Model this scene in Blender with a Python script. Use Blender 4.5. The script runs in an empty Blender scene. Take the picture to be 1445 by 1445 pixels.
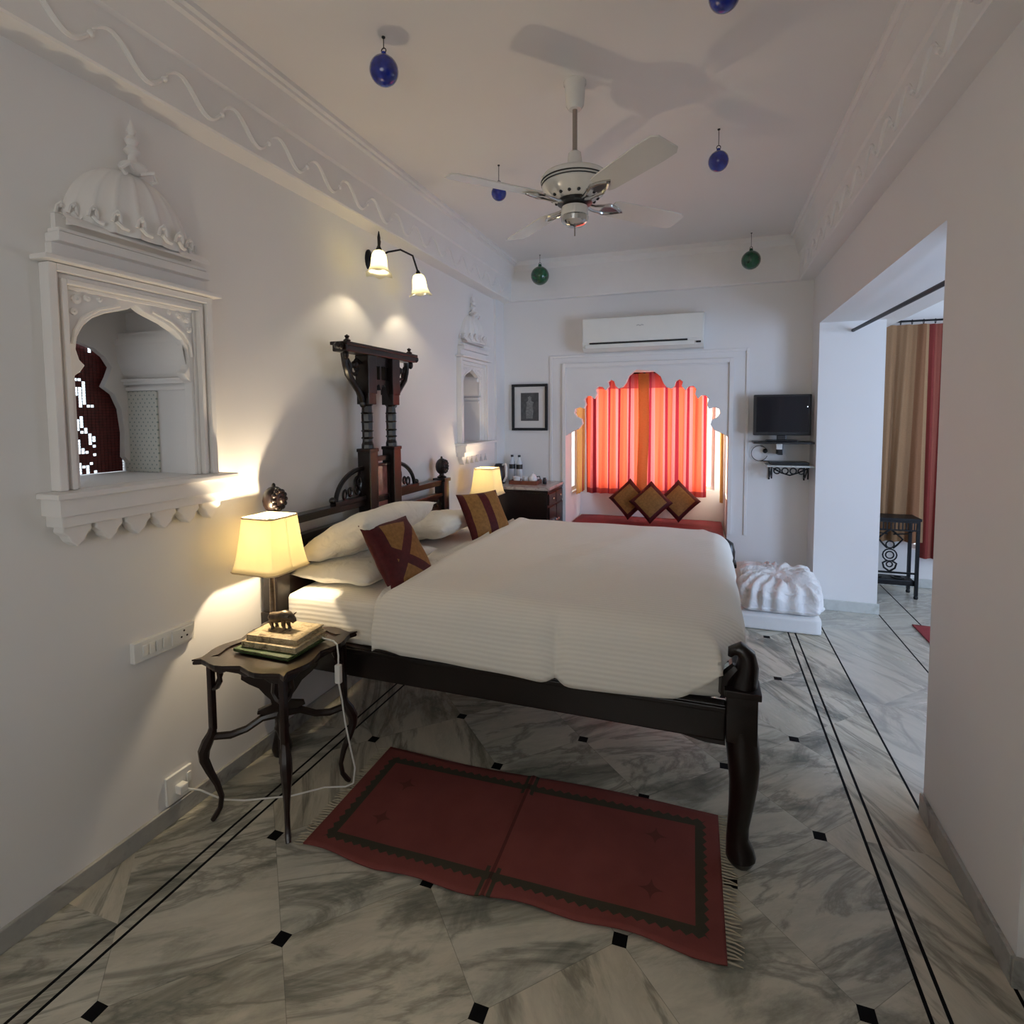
import bpy, bmesh, math, random
from mathutils import Vector, Matrix, noise
PI = math.pi
rnd = random.Random(7)
sc = bpy.context.scene
COL = sc.collection

# ------------------------------------------------------------------ materials
def sock(n, *names):
    for k in names:
        if k in n.inputs: return n.inputs[k]
def c4(c): return (c[0], c[1], c[2], 1)
class NT:
    def __init__(s, name):
        s.m = bpy.data.materials.new(name); s.m.use_nodes = True
        s.t = s.m.node_tree; s.N = s.t.nodes; s.b = s.N['Principled BSDF']; s.out = s.N['Material Output']
    def new(s, typ, **kw):
        n = s.N.new(typ)
        for k, v in kw.items(): setattr(n, k, v)
        return n
    def link(s, a, b): s.t.links.new(a, b)
    def val(s, sock_, v):
        if hasattr(v, 'default_value') or isinstance(v, bpy.types.NodeSocket): s.link(v, sock_)
        else: sock_.default_value = v
    def math(s, op, a, b=0.0, c=None):
        n = s.new('ShaderNodeMath', operation=op); s.val(n.inputs[0], a); s.val(n.inputs[1], b)
        if c is not None: s.val(n.inputs[2], c)
        return n.outputs[0]
    def mix(s, f, a, b):
        n = s.new('ShaderNodeMix', data_type='RGBA'); s.val(n.inputs[0], f)
        for i, v in ((6, a), (7, b)):
            if isinstance(v, bpy.types.NodeSocket): s.link(v, n.inputs[i])
            else: n.inputs[i].default_value = c4(v)
        return n.outputs[2]
    def obj(s):
        n = s.new('ShaderNodeTexCoord'); return n.outputs['Object']
    def sep(s, v):
        n = s.new('ShaderNodeSeparateXYZ'); s.link(v, n.inputs[0]); return n.outputs
    def comb(s, x, y, z):
        n = s.new('ShaderNodeCombineXYZ'); s.val(n.inputs[0], x); s.val(n.inputs[1], y); s.val(n.inputs[2], z); return n.outputs[0]
    def noise(s, vec, scale, detail=4, rough=.55, dist=0):
        n = s.new('ShaderNodeTexNoise'); s.link(vec, n.inputs['Vector'])
        n.inputs['Scale'].default_value = scale; n.inputs['Detail'].default_value = detail
        n.inputs['Roughness'].default_value = rough; n.inputs['Distortion'].default_value = dist
        return n.outputs[0]
    def ramp(s, f, stops):
        n = s.new('ShaderNodeValToRGB'); s.link(f, n.inputs[0]); e = n.color_ramp.elements
        while len(e) < len(stops): e.new(.5)
        for el, (p, c) in zip(e, stops): el.position = p; el.color = c4(c)
        return n.outputs[0]
    def bump(s, h, strength=.3, dist=.01):
        n = s.new('ShaderNodeBump'); n.inputs['Strength'].default_value = strength; n.inputs['Distance'].default_value = dist
        s.link(h, n.inputs['Height']); s.link(n.outputs[0], s.b.inputs['Normal']); return n
    def col(s, v):
        s.link(v, s.b.inputs['Base Color']) if isinstance(v, bpy.types.NodeSocket) else setattr(s.b.inputs['Base Color'], 'default_value', c4(v))

def pmat(name, c, rough=.6, metal=0, var=.0, vscale=8, bump=0, bscale=40, spec=.5, coat=0):
    n = NT(name); n.b.inputs['Roughness'].default_value = rough; n.b.inputs['Metallic'].default_value = metal
    n.b.inputs['Specular IOR Level'].default_value = spec
    n.b.inputs['Coat Weight'].default_value = coat
    o = n.obj()
    if var:
        f = n.noise(o, vscale, 4)
        n.col(n.ramp(f, [(.25, [x*(1-var) for x in c]), (.75, [min(1, x*(1+var)) for x in c])]))
    else: n.col(c)
    if bump: n.bump(n.noise(o, bscale, 5), bump, .004)
    return n.m

M = {}
M['plaster'] = pmat('white_plaster', (.80, .785, .77), .62, 0, .02, 1.2, .12, 9, .3)
M['relief'] = pmat('relief_plaster', (.82, .80, .78), .5, 0, .02, 6, .15, 30, .3)
M['ceiling'] = pmat('ceiling_plaster', (.80, .78, .765), .7, 0, .02, 1.5, .1, 6, .2)
M['wood'] = pmat('dark_polished_wood', (.0075, .0036, .0034), .3, 0, .5, 14, .12, 60, .4, .12)
M['wood2'] = pmat('brown_table_wood', (.017, .008, .0065), .33, 0, .4, 12, .12, 50, .4, .15)
M['black'] = pmat('black_plastic', (.010, .010, .012), .35, 0, .1)
M['screen'] = pmat('dark_screen', (.007, .008, .013), .12, 0, .1, 3)
M['iron'] = pmat('black_iron', (.012, .012, .013), .45, .6, .3, 30, .3, 80)
M['white_plastic'] = pmat('white_plastic', (.82, .81, .77), .3, 0, .02, 5)
M['ac'] = pmat('air_conditioner_shell', (.80, .80, .75), .3, 0, .02, 5)
M['fanwhite'] = pmat('fan_enamel', (.74, .73, .70), .2, 0, .03, 5)
M['fanblade'] = pmat('fan_blade_lacquer', (.72, .71, .68), .16, 0, .03, 5, .02, 30, .5, .4)
M['chrome'] = pmat('polished_metal', (.62, .62, .60), .16, 1, .1, 20)
M['grey'] = pmat('grey_plastic', (.30, .30, .30), .4, 0, .1)
M['steel_rod'] = pmat('fan_rod_metal', (.35, .31, .28), .35, .6, .1)
M['redseat'] = pmat('maroon_seat_cloth', (.17, .012, .017), .8, 0, .2, 12, .3, 90)
M['paper'] = pmat('mount_board', (.72, .70, .66), .8, 0, .03)
M['pot'] = pmat('white_china', (.82, .82, .82), .2, 0, .02)
M['traywood'] = pmat('red_brown_tray_wood', (.16, .045, .025), .4, 0, .3, 20)
M['skirt'] = None
M['clearplastic'] = pmat('translucent_bottle_plastic', (.65, .70, .75), .15)

def marble(name, base, vein, scale=3.0, rough=.2):
    n = NT(name); n.b.inputs['Roughness'].default_value = rough
    o = n.obj(); f = n.noise(o, scale, 8, .62, 1.2)
    f2 = n.noise(o, scale*4, 5, .6, .5)
    r = n.ramp(f, [(.35, vein), (.5, base), (.7, [x*.85 for x in base])])
    n.col(n.mix(n.math('MULTIPLY', f2, .35), r, vein)); return n.m
M['skirt'] = marble('grey_skirting_marble', (.42, .41, .38), (.16, .155, .14), 5, .35)
M['cabmarble'] = marble('cabinet_top_marble', (.50, .47, .44), (.20, .16, .15), 9, .25)
M['sillmarble'] = marble('pale_jamb_marble', (.62, .63, .60), (.40, .42, .38), 6, .3)

L = .4536; U0, V0 = -1.5066, .914
def floor_mat():
    n = NT('inlaid_marble_floor'); o = n.obj(); X, Y, _ = n.sep(o)
    dx = n.math('SUBTRACT', X, U0); dy = n.math('SUBTRACT', Y, V0)
    k = 1/(math.sqrt(2)*L)
    p = n.math('MULTIPLY', n.math('ADD', dx, dy), k); q = n.math('MULTIPLY', n.math('SUBTRACT', dx, dy), k)
    ip, iq = n.math('FLOOR', p), n.math('FLOOR', q)
    fp = n.math('SUBTRACT', p, n.math('ROUND', p)); fq = n.math('SUBTRACT', q, n.math('ROUND', q))
    # centre field or border
    inf = n.math('MULTIPLY', n.math('GREATER_THAN', X, -1.647), n.math('LESS_THAN', X, .57))
    # tile random
    wn = n.new('ShaderNodeTexWhiteNoise', noise_dimensions='3D')
    bp_ = n.math('FLOOR', n.math('MULTIPLY', Y, .9))
    n.link(n.comb(n.math('MULTIPLY', ip, inf), n.math('MULTIPLY', iq, inf), n.math('MULTIPLY', bp_, n.math('SUBTRACT', 1, inf))), wn.inputs[0])
    rv = wn.outputs['Value']
    off = n.math('MULTIPLY', rv, 37.0)
    flip = n.math('GREATER_THAN', rv, .62)
    a = n.math('ADD', n.math('MULTIPLY', p, .45), off); b = n.math('ADD', n.math('MULTIPLY', q, .45), off)
    # veins run at a shallow slant, on some tiles turned a quarter
    v1 = n.comb(n.math('MULTIPLY', n.math('ADD', n.math('MULTIPLY', dx, .30), n.math('MULTIPLY', dy, .62)), 1.0), n.math('ADD', n.math('SUBTRACT', n.math('MULTIPLY', dy, 1.6), n.math('MULTIPLY', dx, 1.2)), off), off)
    v2 = n.comb(n.math('MULTIPLY', n.math('SUBTRACT', n.math('MULTIPLY', dy, .3), n.math('MULTIPLY', dx, .4)), 1.0), n.math('ADD', n.math('ADD', n.math('MULTIPLY', dx, 1.4), n.math('MULTIPLY', dy, 1.0)), off), off)
    mv = n.new('ShaderNodeMix', data_type='VECTOR'); n.link(flip, mv.inputs[0]); n.link(v1, mv.inputs[4]); n.link(v2, mv.inputs[5])
    vec = mv.outputs[1]
    f = n.noise(vec, 2.3, 9, .66, .9)
    f3 = n.noise(vec, 7, 8, .7, .4)
    thin = n.math('ABSOLUTE', n.math('SUBTRACT', n.noise(vec, 1.5, 7, .6, 1.3), .5))
    base = n.ramp(f, [(.29, (.15, .15, .13)), (.41, (.35, .345, .30)), (.51, (.58, .555, .485)), (.75, (.66, .63, .55))])
    base = n.mix(n.math('MULTIPLY', n.math('SUBTRACT', 1, n.math('MINIMUM', n.math('MULTIPLY', thin, 26), 1)), .55), base, (.09, .095, .085))
    base = n.mix(n.math('MULTIPLY', n.ramp(f3, [(.4, (0, 0, 0)), (.75, (1, 1, 1))]), .4), base, (.15, .15, .135))
    tint = n.mix(rv, (.95, .95, .91), (1.0, .95, .85))
    mm = n.new('ShaderNodeMix', data_type='RGBA', blend_type='MULTIPLY'); mm.inputs[0].default_value = 1
    n.link(base, mm.inputs[6]); n.link(tint, mm.inputs[7]); base = mm.outputs[2]
    # joints
    j = n.math('MINIMUM', n.math('ABSOLUTE', fp), n.math('ABSOLUTE', fq))
    joint = n.math('MULTIPLY', n.math('LESS_THAN', j, .0022), inf)
    base = n.mix(n.math('MULTIPLY', joint, .5), base, (.10, .10, .09))
    s2 = L*.70711
    ex = n.math('ABSOLUTE', n.math('MULTIPLY', n.math('ADD', fp, fq), s2)); ey = n.math('ABSOLUTE', n.math('MULTIPLY', n.math('SUBTRACT', fp, fq), s2))
    dot = n.math('MULTIPLY', n.math('LESS_THAN', n.math('MAXIMUM', ex, ey), .0215), inf)
    lines = None
    for x0, w in ((-1.696, .0055), (-1.647, .0055), (.57, .0055), (.617, .0055), (.816, .005), (1.285, .005), (1.515, .005)):
        l = n.math('LESS_THAN', n.math('ABSOLUTE', n.math('SUBTRACT', X, x0)), w)
        lines = l if lines is None else n.math('MAXIMUM', lines, l)
    blk = n.math('MAXIMUM', dot, lines)
    # paler polished slabs past the opening
    pale = n.math('GREATER_THAN', X, .816)
    base = n.mix(n.math('MULTIPLY', pale, .5), base, (.52, .51, .47))
    base = n.mix(blk, base, (.006, .006, .007))
    n.col(base)
    n.b.inputs['Roughness'].default_value = .26; n.b.inputs['Specular IOR Level'].default_value = .45
    n.link(n.math('ADD', n.math('ADD', n.math('MULTIPLY', f3, .12), .2), n.math('MULTIPLY', blk, .4)), n.b.inputs['Roughness'])
    n.link(n.math('SUBTRACT', .45, n.math('MULTIPLY', blk, .4)), n.b.inputs['Specular IOR Level'])
    return n.m
M['floor'] = floor_mat()

def cloth(name, c, stripes=False, rough=.85, trans=0, bump=.25, bscale=120, fold=0):
    n = NT(name); n.b.inputs['Roughness'].default_value = rough; n.b.inputs['Specular IOR Level'].default_value = .2
    n.b.inputs['Sheen Weight'].default_value = .15
    o = n.obj(); X, Y, Z = n.sep(o)
    if stripes:
        w = n.math('MULTIPLY', n.math('ADD', Y, Z), 2*PI/.021)
        s = n.math('SINE', w); sm = n.math('MULTIPLY', n.math('ADD', s, 1), .5)
        n.col(n.mix(sm, [x*.94 for x in c], c))
        nz = n.noise(o, 18, 3)
        n.bump(n.math('ADD', sm, n.math('MULTIPLY', nz, 1.5)), .22, .003)
    else:
        n.col(n.ramp(n.noise(o, 9, 3), [(.3, [x*.95 for x in c]), (.7, c)]))
        if fold:
            n.bump(n.noise(o, fold, 3, .5, .8), .8, .03)
        elif bump: n.bump(n.noise(o, bscale, 3), bump, .002)
    if trans:
        tr = n.new('ShaderNodeBsdfTranslucent'); tr.inputs[0].default_value = c4(c)
        mx = n.new('ShaderNodeMixShader'); mx.inputs[0].default_value = trans
        n.link(n.b.outputs[0], mx.inputs[1]); n.link(tr.outputs[0], mx.inputs[2]); n.link(mx.outputs[0], n.out.inputs[0])
    return n.m
M['linen'] = cloth('white_striped_linen', (.80, .77, .70), True)
M['pillow'] = cloth('cream_pillow_cotton', (.80, .775, .70), False, fold=7)
M['whitecloth'] = cloth('white_quilt_cotton', (.80, .79, .78), False, fold=9)
M['mattwhite'] = cloth('white_mattress_cover', (.80, .79, .77), False, bump=.2)
M['shade'] = cloth('cream_lampshade_cloth', (.92, .86, .66), False, trans=.6, bump=.1)
M['shadetrim'] = cloth('lampshade_trim', (.62, .50, .30), False)
M['fringe'] = cloth('cream_rug_fringe', (.42, .37, .27), False)

def cushion_mat(name, kind):
    n = NT(name); n.b.inputs['Roughness'].default_value = .6; n.b.inputs['Specular IOR Level'].default_value = .25
    X, Y, Z = n.sep(n.obj()); u = n.math('DIVIDE', X, .165); v = n.math('DIVIDE', Y, .165)
    def lt(a, b): return n.math('LESS_THAN', a, b)
    if kind == 'cross':
        u1, v1 = n.math('SUBTRACT', u, 1), n.math('SUBTRACT', v, 1); v2 = n.math('ADD', v, 1)
        d1 = lt(n.math('ABSOLUTE', n.math('SUBTRACT', n.math('MULTIPLY', u1, .721), n.math('MULTIPLY', v1, .692))), .15)
        d2 = lt(n.math('ABSOLUTE', n.math('ADD', n.math('MULTIPLY', u1, .53), n.math('MULTIPLY', v2, .848))), .15)
        m = n.math('MAXIMUM', n.math('MAXIMUM', d1, d2), n.math('MAXIMUM', lt(u, -.50), n.math('GREATER_THAN', v, .80)))
    elif kind == 'stripe':
        m = lt(n.math('ABSOLUTE', n.math('SUBTRACT', n.math('FRACT', n.math('ADD', n.math('MULTIPLY', u, .98), .45)), .5)), .19)
    else:
        m = n.math('GREATER_THAN', n.math('MAXIMUM', n.math('ABSOLUTE', u), n.math('ABSOLUTE', v)), .66)
    nz = n.noise(n.obj(), 60, 3)
    och = n.ramp(nz, [(.3, (.20, .095, .024)), (.7, (.29, .145, .040))]); mar = n.ramp(nz, [(.3, (.050, .004, .005)), (.7, (.080, .007, .008))])
    n.col(n.mix(m, och, mar)); n.bump(nz, .2, .002); return n.m
M['cross'] = cushion_mat('ochre_maroon_crossed_silk', 'cross')
M['stripe'] = cushion_mat('ochre_maroon_striped_silk', 'stripe')
M['bordered'] = cushion_mat('ochre_maroon_bordered_silk', 'border')

def rug_mat():
    n = NT('red_cotton_rug'); n.b.inputs['Roughness'].default_value = .9; n.b.inputs['Specular IOR Level'].default_value = .1
    o = n.obj(); X, Y, Z = n.sep(o)
    ax = n.math('ABSOLUTE', X); ay = n.math('ABSOLUTE', Y)
    # toothed outer edge on the green band
    tx = n.math('MULTIPLY', n.math('PINGPONG', Y, .018), .8); ty = n.math('MULTIPLY', n.math('PINGPONG', X, .018), .8)
    dxx = n.math('SUBTRACT', .735, ax); dyy = n.math('SUBTRACT', .31, ay)
    d = n.math('MINIMUM', n.math('SUBTRACT', dxx, tx), n.math('SUBTRACT', dyy, ty))
    din = n.math('MINIMUM', dxx, dyy)
    band = n.math('MULTIPLY', n.math('GREATER_THAN', d, .055), n.math('LESS_THAN', din, .096))
    # faint stars in the field
    def star(cx, cy):
        a = n.math('ABSOLUTE', n.math('SUBTRACT', X, cx)); b = n.math('ABSOLUTE', n.math('SUBTRACT', Y, cy))
        return n.math('LESS_THAN', n.math('ADD', n.math('MULTIPLY', a, b), n.math('MULTIPLY', n.math('MULTIPLY', n.math('ADD', a, b), n.math('ADD', a, b)), .12)), .00022)
    st = None
    for cx, cy in ((.50, .12), (.50, -.12), (-.52, .10), (-.52, -.1)):
        s = star(cx, cy); st = s if st is None else n.math('MAXIMUM', st, s)
    nz = n.noise(o, 5, 5); fine = n.noise(o, 160, 2)
    red = n.ramp(nz, [(.3, (.175, .050, .044)), (.7, (.215, .062, .054))])
    c = n.mix(band, red, (.058, .052, .036)); c = n.mix(n.math('MULTIPLY', st, .6), c, (.085, .035, .025))
    sd = n.math('ABSOLUTE', n.math('ADD', X, .02))   # woven join between the two halves, with a green stripe either side of it near the ends
    c = n.mix(n.math('MULTIPLY', n.math('LESS_THAN', sd, .006), .6), c, (.05, .02, .016))
    c = n.mix(n.math('MULTIPLY', n.math('MULTIPLY', n.math('GREATER_THAN', sd, .012), n.math('LESS_THAN', sd, .026)), n.math('GREATER_THAN', ay, .19)), c, (.058, .052, .036))
    n.col(c); n.bump(fine, .3, .002); return n.m
M['rug'] = rug_mat()

def curtain_mat(name, stops, trans, period, off=0.0, bands=None):
    """vertical colour bands, keyed on the cloth's own running width (uv)"""
    n = NT(name); n.b.inputs['Roughness'].default_value = .8; n.b.inputs['Specular IOR Level'].default_value = .15
    uv = n.new('ShaderNodeUVMap'); X, Y, Z = n.sep(uv.outputs[0])
    f = n.math('FRACT', n.math('ADD', n.math('DIVIDE', X, period), off))
    r = n.new('ShaderNodeValToRGB'); n.link(f, r.inputs[0]); r.color_ramp.interpolation = 'CONSTANT'
    e = r.color_ramp.elements
    while len(e) < len(stops): e.new(.5)
    for el, (p, c) in zip(e, stops): el.position = p; el.color = c4(c)
    wv = n.noise(uv.outputs[0], 90, 2)
    c = n.mix(n.math('MULTIPLY', wv, .25), r.outputs[0], (.05, .01, .005))
    if bands:   # darker woven heading and hem
        b_ = n.math('MAXIMUM', n.math('LESS_THAN', Y, bands[0]), n.math('GREATER_THAN', Y, bands[1]))
        c = n.mix(n.math('MULTIPLY', b_, .75), c, (.16, .012, .02))
    n.col(c); tr = n.new('ShaderNodeBsdfTranslucent'); n.link(c, tr.inputs[0])
    mx = n.new('ShaderNodeMixShader'); mx.inputs[0].default_value = trans
    n.link(n.b.outputs[0], mx.inputs[1]); n.link(tr.outputs[0], mx.inputs[2]); n.link(mx.outputs[0], n.out.inputs[0])
    return n.m
RED, MAR, OCH = (.80, .115, .055), (.26, .018, .03), (.50, .25, .08)
ROSE = (.72, .17, .16)
M['curtain_red'] = curtain_mat('red_banded_curtain', [(0, RED), (.16, ROSE), (.22, MAR), (.28, ROSE), (.36, RED), (.60, ROSE), (.64, MAR), (.71, RED), (.84, ROSE), (.92, MAR)], .62, .46, 0, (.16, 1.20))
M['curtain_ochre'] = curtain_mat('ochre_banded_curtain', [(0, OCH), (.42, (.62, .26, .07)), (.6, OCH), (.86, MAR)], .5, .36)
M['curtain_far'] = curtain_mat('ochre_maroon_door_curtain', [(0, (.40, .24, .13)), (.34, (.30, .15, .08)), (.42, (.43, .27, .15)), (.70, (.26, .05, .045)), (.76, (.33, .10, .075)), (.82, (.22, .035, .035)), (.91, (.35, .17, .08))], .12, 1.0)

def glow(name, c, s):
    n = NT(name); n.b.inputs['Emission Color'].default_value = c4(c); n.b.inputs['Emission Strength'].default_value = s
    n.col(c); return n.m
M['bulb'] = glow('lit_bulb', (1, .80, .42), 12)
M['bulb2'] = glow('lit_sconce_bulb', (1, .88, .60), 30)
for _k in ('bulb', 'bulb2'):   # clear envelopes: the light inside shines through
    _t = M[_k].node_tree; _p = _t.nodes['Principled BSDF']; _tr = _t.nodes.new('ShaderNodeBsdfTransparent'); _mx = _t.nodes.new('ShaderNodeMixShader')
    _mx.inputs[0].default_value = .25; _t.links.new(_tr.outputs[0], _mx.inputs[1]); _t.links.new(_p.outputs[0], _mx.inputs[2]); _t.links.new(_mx.outputs[0], _t.nodes['Material Output'].inputs[0])
M['led'] = glow('standby_light', (.8, .85, 1), 3)

def glass(name, c, rough=.05, trans=1.0):
    n = NT(name); n.col(c); n.b.inputs['Transmission Weight'].default_value = trans
    n.b.inputs['Roughness'].default_value = rough; n.b.inputs['IOR'].default_value = 1.45; return n.m
M['pane'] = NT('window_glass').m
_n = NT('clear_pane'); _t = _n.new('ShaderNodeBsdfTransparent'); _g = _n.new('ShaderNodeBsdfGlossy'); _g.inputs['Roughness'].default_value = .02
_x = _n.new('ShaderNodeMixShader'); _x.inputs[0].default_value = .06
_n.link(_t.outputs[0], _x.inputs[1]); _n.link(_g.outputs[0], _x.inputs[2]); _n.link(_x.outputs[0], _n.out.inputs[0]); M['pane'] = _n.m
M['blueglass'] = pmat('blue_blown_glass', (.006, .020, .26), .12, 0, .5, 30, .25, 90, .6, .5)
M['greenglass'] = pmat('green_blown_glass', (.004, .075, .026), .14, 0, .5, 30, .25, 90, .6, .5)
_n = NT('frosted_lamp_glass'); _n.col((.95, .93, .8)); _n.b.inputs['Roughness'].default_value = .3
_t = _n.new('ShaderNodeBsdfTranslucent'); _t.inputs[0].default_value = (.95, .93, .78, 1); _x = _n.new('ShaderNodeMixShader'); _x.inputs[0].default_value = .6
_n.link(_n.b.outputs[0], _x.inputs[1]); _n.link(_t.outputs[0], _x.inputs[2]); _n.link(_x.outputs[0], _n.out.inputs[0]); M['frost'] = _n.m
M['redfabric'] = pmat('maroon_screen_tile', (.13, .022, .020), .35, 0, .35, 45)
M['dotpanel'] = NT('dotted_reveal_panel').m
def dotpanel():
    n = NT('dotted_reveal_plaster'); X, Y, Z = n.sep(n.obj())
    a = n.math('SUBTRACT', n.math('FRACT', n.math('DIVIDE', X, .026)), .5)
    row = n.math('FLOOR', n.math('DIVIDE', Z, .016))
    sh = n.math('MULTIPLY', n.math('MODULO', n.math('ABSOLUTE', row), 2), .5)
    a = n.math('SUBTRACT', n.math('FRACT', n.math('ADD', n.math('DIVIDE', X, .026), sh)), .5)
    b = n.math('SUBTRACT', n.math('FRACT', n.math('DIVIDE', Z, .016)), .5)
    d = n.math('LESS_THAN', n.math('ADD', n.math('MULTIPLY', n.math('MULTIPLY', a, a), 2.6), n.math('MULTIPLY', b, b)), .05)
    n.col(n.mix(d, (.66, .66, .60), (.30, .36, .33))); n.b.inputs['Roughness'].default_value = .6; return n.m
M['dotpanel'] = dotpanel()
def tome():
    n = NT('mottled_parchment_cover'); f = n.noise(n.obj(), 22, 6, .7, 1.5)
    n.col(n.ramp(f, [(.35, (.10, .06, .03)), (.48, (.42, .33, .19)), (.6, (.55, .45, .29)), (.72, (.20, .13, .07))]))
    n.b.inputs['Roughness'].default_value = .35; return n.m
M['parchment'] = tome()
M['greencover'] = pmat('green_cloth_cover', (.035, .07, .015), .6, 0, .3, 20)
M['bronze'] = pmat('aged_bronze', (.10, .075, .055), .38, .7, .5, 40, .5, 90)
M['photo'] = pmat('old_photograph', (.075, .075, .075), .5, 0, .4, 25)
M['photolight'] = pmat('old_photograph_figure', (.20, .20, .195), .5, 0, .4, 60)
M['pinkpanel'] = pmat('polished_rose_panel', (.30, .12, .10), .18, 0, .5, 14, 0, 0, .6, .6)
M['brightmetal'] = M['chrome']

# ------------------------------------------------------------------ mesh helpers
class MB:
    def __init__(s): s.v = []; s.f = []; s.uv = None; s.smooth = False
    def add(s, vs, fs):
        o = len(s.v); s.v += [tuple(v) for v in vs]; s.f += [[i+o for i in f] for f in fs]; return s
    def box(s, x0, x1, y0, y1, z0, z1, bev=0):
        if bev <= 0:
            v = [(x, y, z) for z in (z0, z1) for y in (y0, y1) for x in (x0, x1)]
            return s.add(v, [[0, 2, 3, 1], [4, 5, 7, 6], [0, 1, 5, 4], [2, 6, 7, 3], [0, 4, 6, 2], [1, 3, 7, 5]])
        bm = bmesh.new(); bmesh.ops.create_cube(bm, size=1)
        for v in bm.verts: v.co = Vector(((x0+x1)/2+v.co.x*(x1-x0), (y0+y1)/2+v.co.y*(y1-y0), (z0+z1)/2+v.co.z*(z1-z0)))
        bmesh.ops.bevel(bm, geom=bm.edges[:], offset=bev, segments=2, affect='EDGES', profile=.6)
        bm.verts.index_update(); s.add([v.co for v in bm.verts], [[v.index for v in f.verts] for f in bm.faces]); bm.free(); return s
    def tube(s, pts, r, n=8, cap=True, flat=1.0, up=None):
        pts = [Vector(p) for p in pts]; m = len(pts)
        rs = r if isinstance(r, (list, tuple)) else [r]*m
        vs = []; fs = []
        t0 = (pts[1]-pts[0]).normalized()
        ref = Vector(up) if up else (Vector((0, 0, 1)) if abs(t0.z) < .9 else Vector((1, 0, 0)))
        for i, p in enumerate(pts):
            t = (pts[min(i+1, m-1)]-pts[max(i-1, 0)]).normalized()
            a = t.cross(ref)
            if a.length < 1e-4: a = t.cross(Vector((0, 1, .1)))
            a.normalize(); b = a.cross(t).normalized()
            if not up: ref = b
            for k in range(n):
                an = 2*PI*k/n; vs.append(p+a*math.cos(an)*rs[i]+b*math.sin(an)*rs[i]*flat)
        for i in range(m-1):
            for k in range(n): fs.append([i*n+k, i*n+(k+1) % n, (i+1)*n+(k+1) % n, (i+1)*n+k])
        if cap: fs += [list(range(n))[::-1], [(m-1)*n+k for k in range(n)]]
        return s.add(vs, fs)
    def lathe(s, prof, c=(0, 0, 0), n=20, axis='z', a0=0, a1=2*PI, sx=1, sy=1):
        vs = []; fs = []; full = abs(a1-a0-2*PI) < 1e-6; k = n if full else n+1
        for r, z in prof:
            for i in range(k):
                a = a0+(a1-a0)*i/n; x, y = r*math.cos(a)*sx, r*math.sin(a)*sy
                q = {'z': (x, y, z), 'x': (z, x, y), 'y': (x, z, y)}[axis]
                vs.append((c[0]+q[0], c[1]+q[1], c[2]+q[2]))
        for j in range(len(prof)-1):
            for i in range(k if full else n):
                fs.append([j*k+i, j*k+(i+1) % k, (j+1)*k+(i+1) % k, (j+1)*k+i])
        if full:
            if prof[0][0] > 1e-5: fs.append(list(range(k))[::-1])
            if prof[-1][0] > 1e-5: fs.append([(len(prof)-1)*k+i for i in range(k)])
        return s.add(vs, fs)
    def prism(s, poly, t0, t1, plane='xz'):
        """poly in the plane, extruded along the third axis"""
        def P(a, b, t): return {'xz': (a, t, b), 'yz': (t, a, b), 'xy': (a, b, t)}[plane]
        n = len(poly); vs = [P(a, b, t0) for a, b in poly]+[P(a, b, t1) for a, b in poly]
        fs = [list(range(n))[::-1], list(range(n, 2*n))]+[[i, (i+1) % n, n+(i+1) % n, n+i] for i in range(n)]
        return s.add(vs, fs)
    def grid(s, fn, nu, nv, uv=None, closed_u=False):
        vs = [fn(i/nu, j/nv) for j in range(nv+1) for i in range(nu+1)]
        fs = [[j*(nu+1)+i, j*(nu+1)+i+1, (j+1)*(nu+1)+i+1, (j+1)*(nu+1)+i] for j in range(nv) for i in range(nu)]
        if uv: s.uv = [uv(i/nu, j/nv) for j in range(nv+1) for i in range(nu+1)]
        return s.add(vs, fs)
    def ball(s, c, r, n=14, sx=1, sy=1, sz=1):
        return s.lathe([(r*math.sin(PI*i/8), -r*math.cos(PI*i/8)*sz) for i in range(9)], c, n, sx=sx, sy=sy)

def offset_of(o):
    v = Vector((0, 0, 0))
    while o is not None: v += o.location; o = o.parent
    return v
def obj(name, mb, m, parent=None, smooth=None, local=False, bevel=0, angle=40, solid=0):
    off = Vector((0, 0, 0)) if local else offset_of(parent)
    me = bpy.data.meshes.new(name); me.from_pydata([tuple(Vector(v)-off) for v in mb.v], [], mb.f); me.validate(); 
    if mb.uv:
        ul = me.uv_layers.new(name='UVMap')
        for lp in me.loops: ul.data[lp.index].uv = mb.uv[lp.vertex_index]
    bm = bmesh.new(); bm.from_mesh(me); bmesh.ops.recalc_face_normals(bm, faces=bm.faces[:]); bm.to_mesh(me); bm.free()
    me.materials.append(m)
    if smooth:
        me.polygons.foreach_set('use_smooth', [True]*len(me.polygons))
        if smooth != 'all':
            try: me.set_sharp_from_angle(angle=math.radians(angle))
            except Exception: pass
    o = bpy.data.objects.new(name, me); COL.objects.link(o)
    if parent: o.parent = parent
    if solid:
        md = o.modifiers.new('thickness', 'SOLIDIFY'); md.thickness = solid; md.offset = 0
    if bevel:
        md = o.modifiers.new('bevel', 'BEVEL'); md.width = bevel; md.segments = 2; md.limit_method = 'ANGLE'; md.angle_limit = math.radians(40)
    return o
def tag(o, label, cat, group=None):
    o['label'] = label; o['category'] = cat
    if group: o['group'] = group
    return o
def thing(name, label, cat, loc=(0, 0, 0), group=None):
    o = bpy.data.objects.new(name, None); COL.objects.link(o); o.location = loc; o.empty_display_size = .1
    return tag(o, label, cat, group)
def struct(name, mb, m, **kw):
    o = obj(name, mb, m, **kw)
    if kw.get('parent') is None: o['kind'] = 'structure'
    return o
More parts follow.
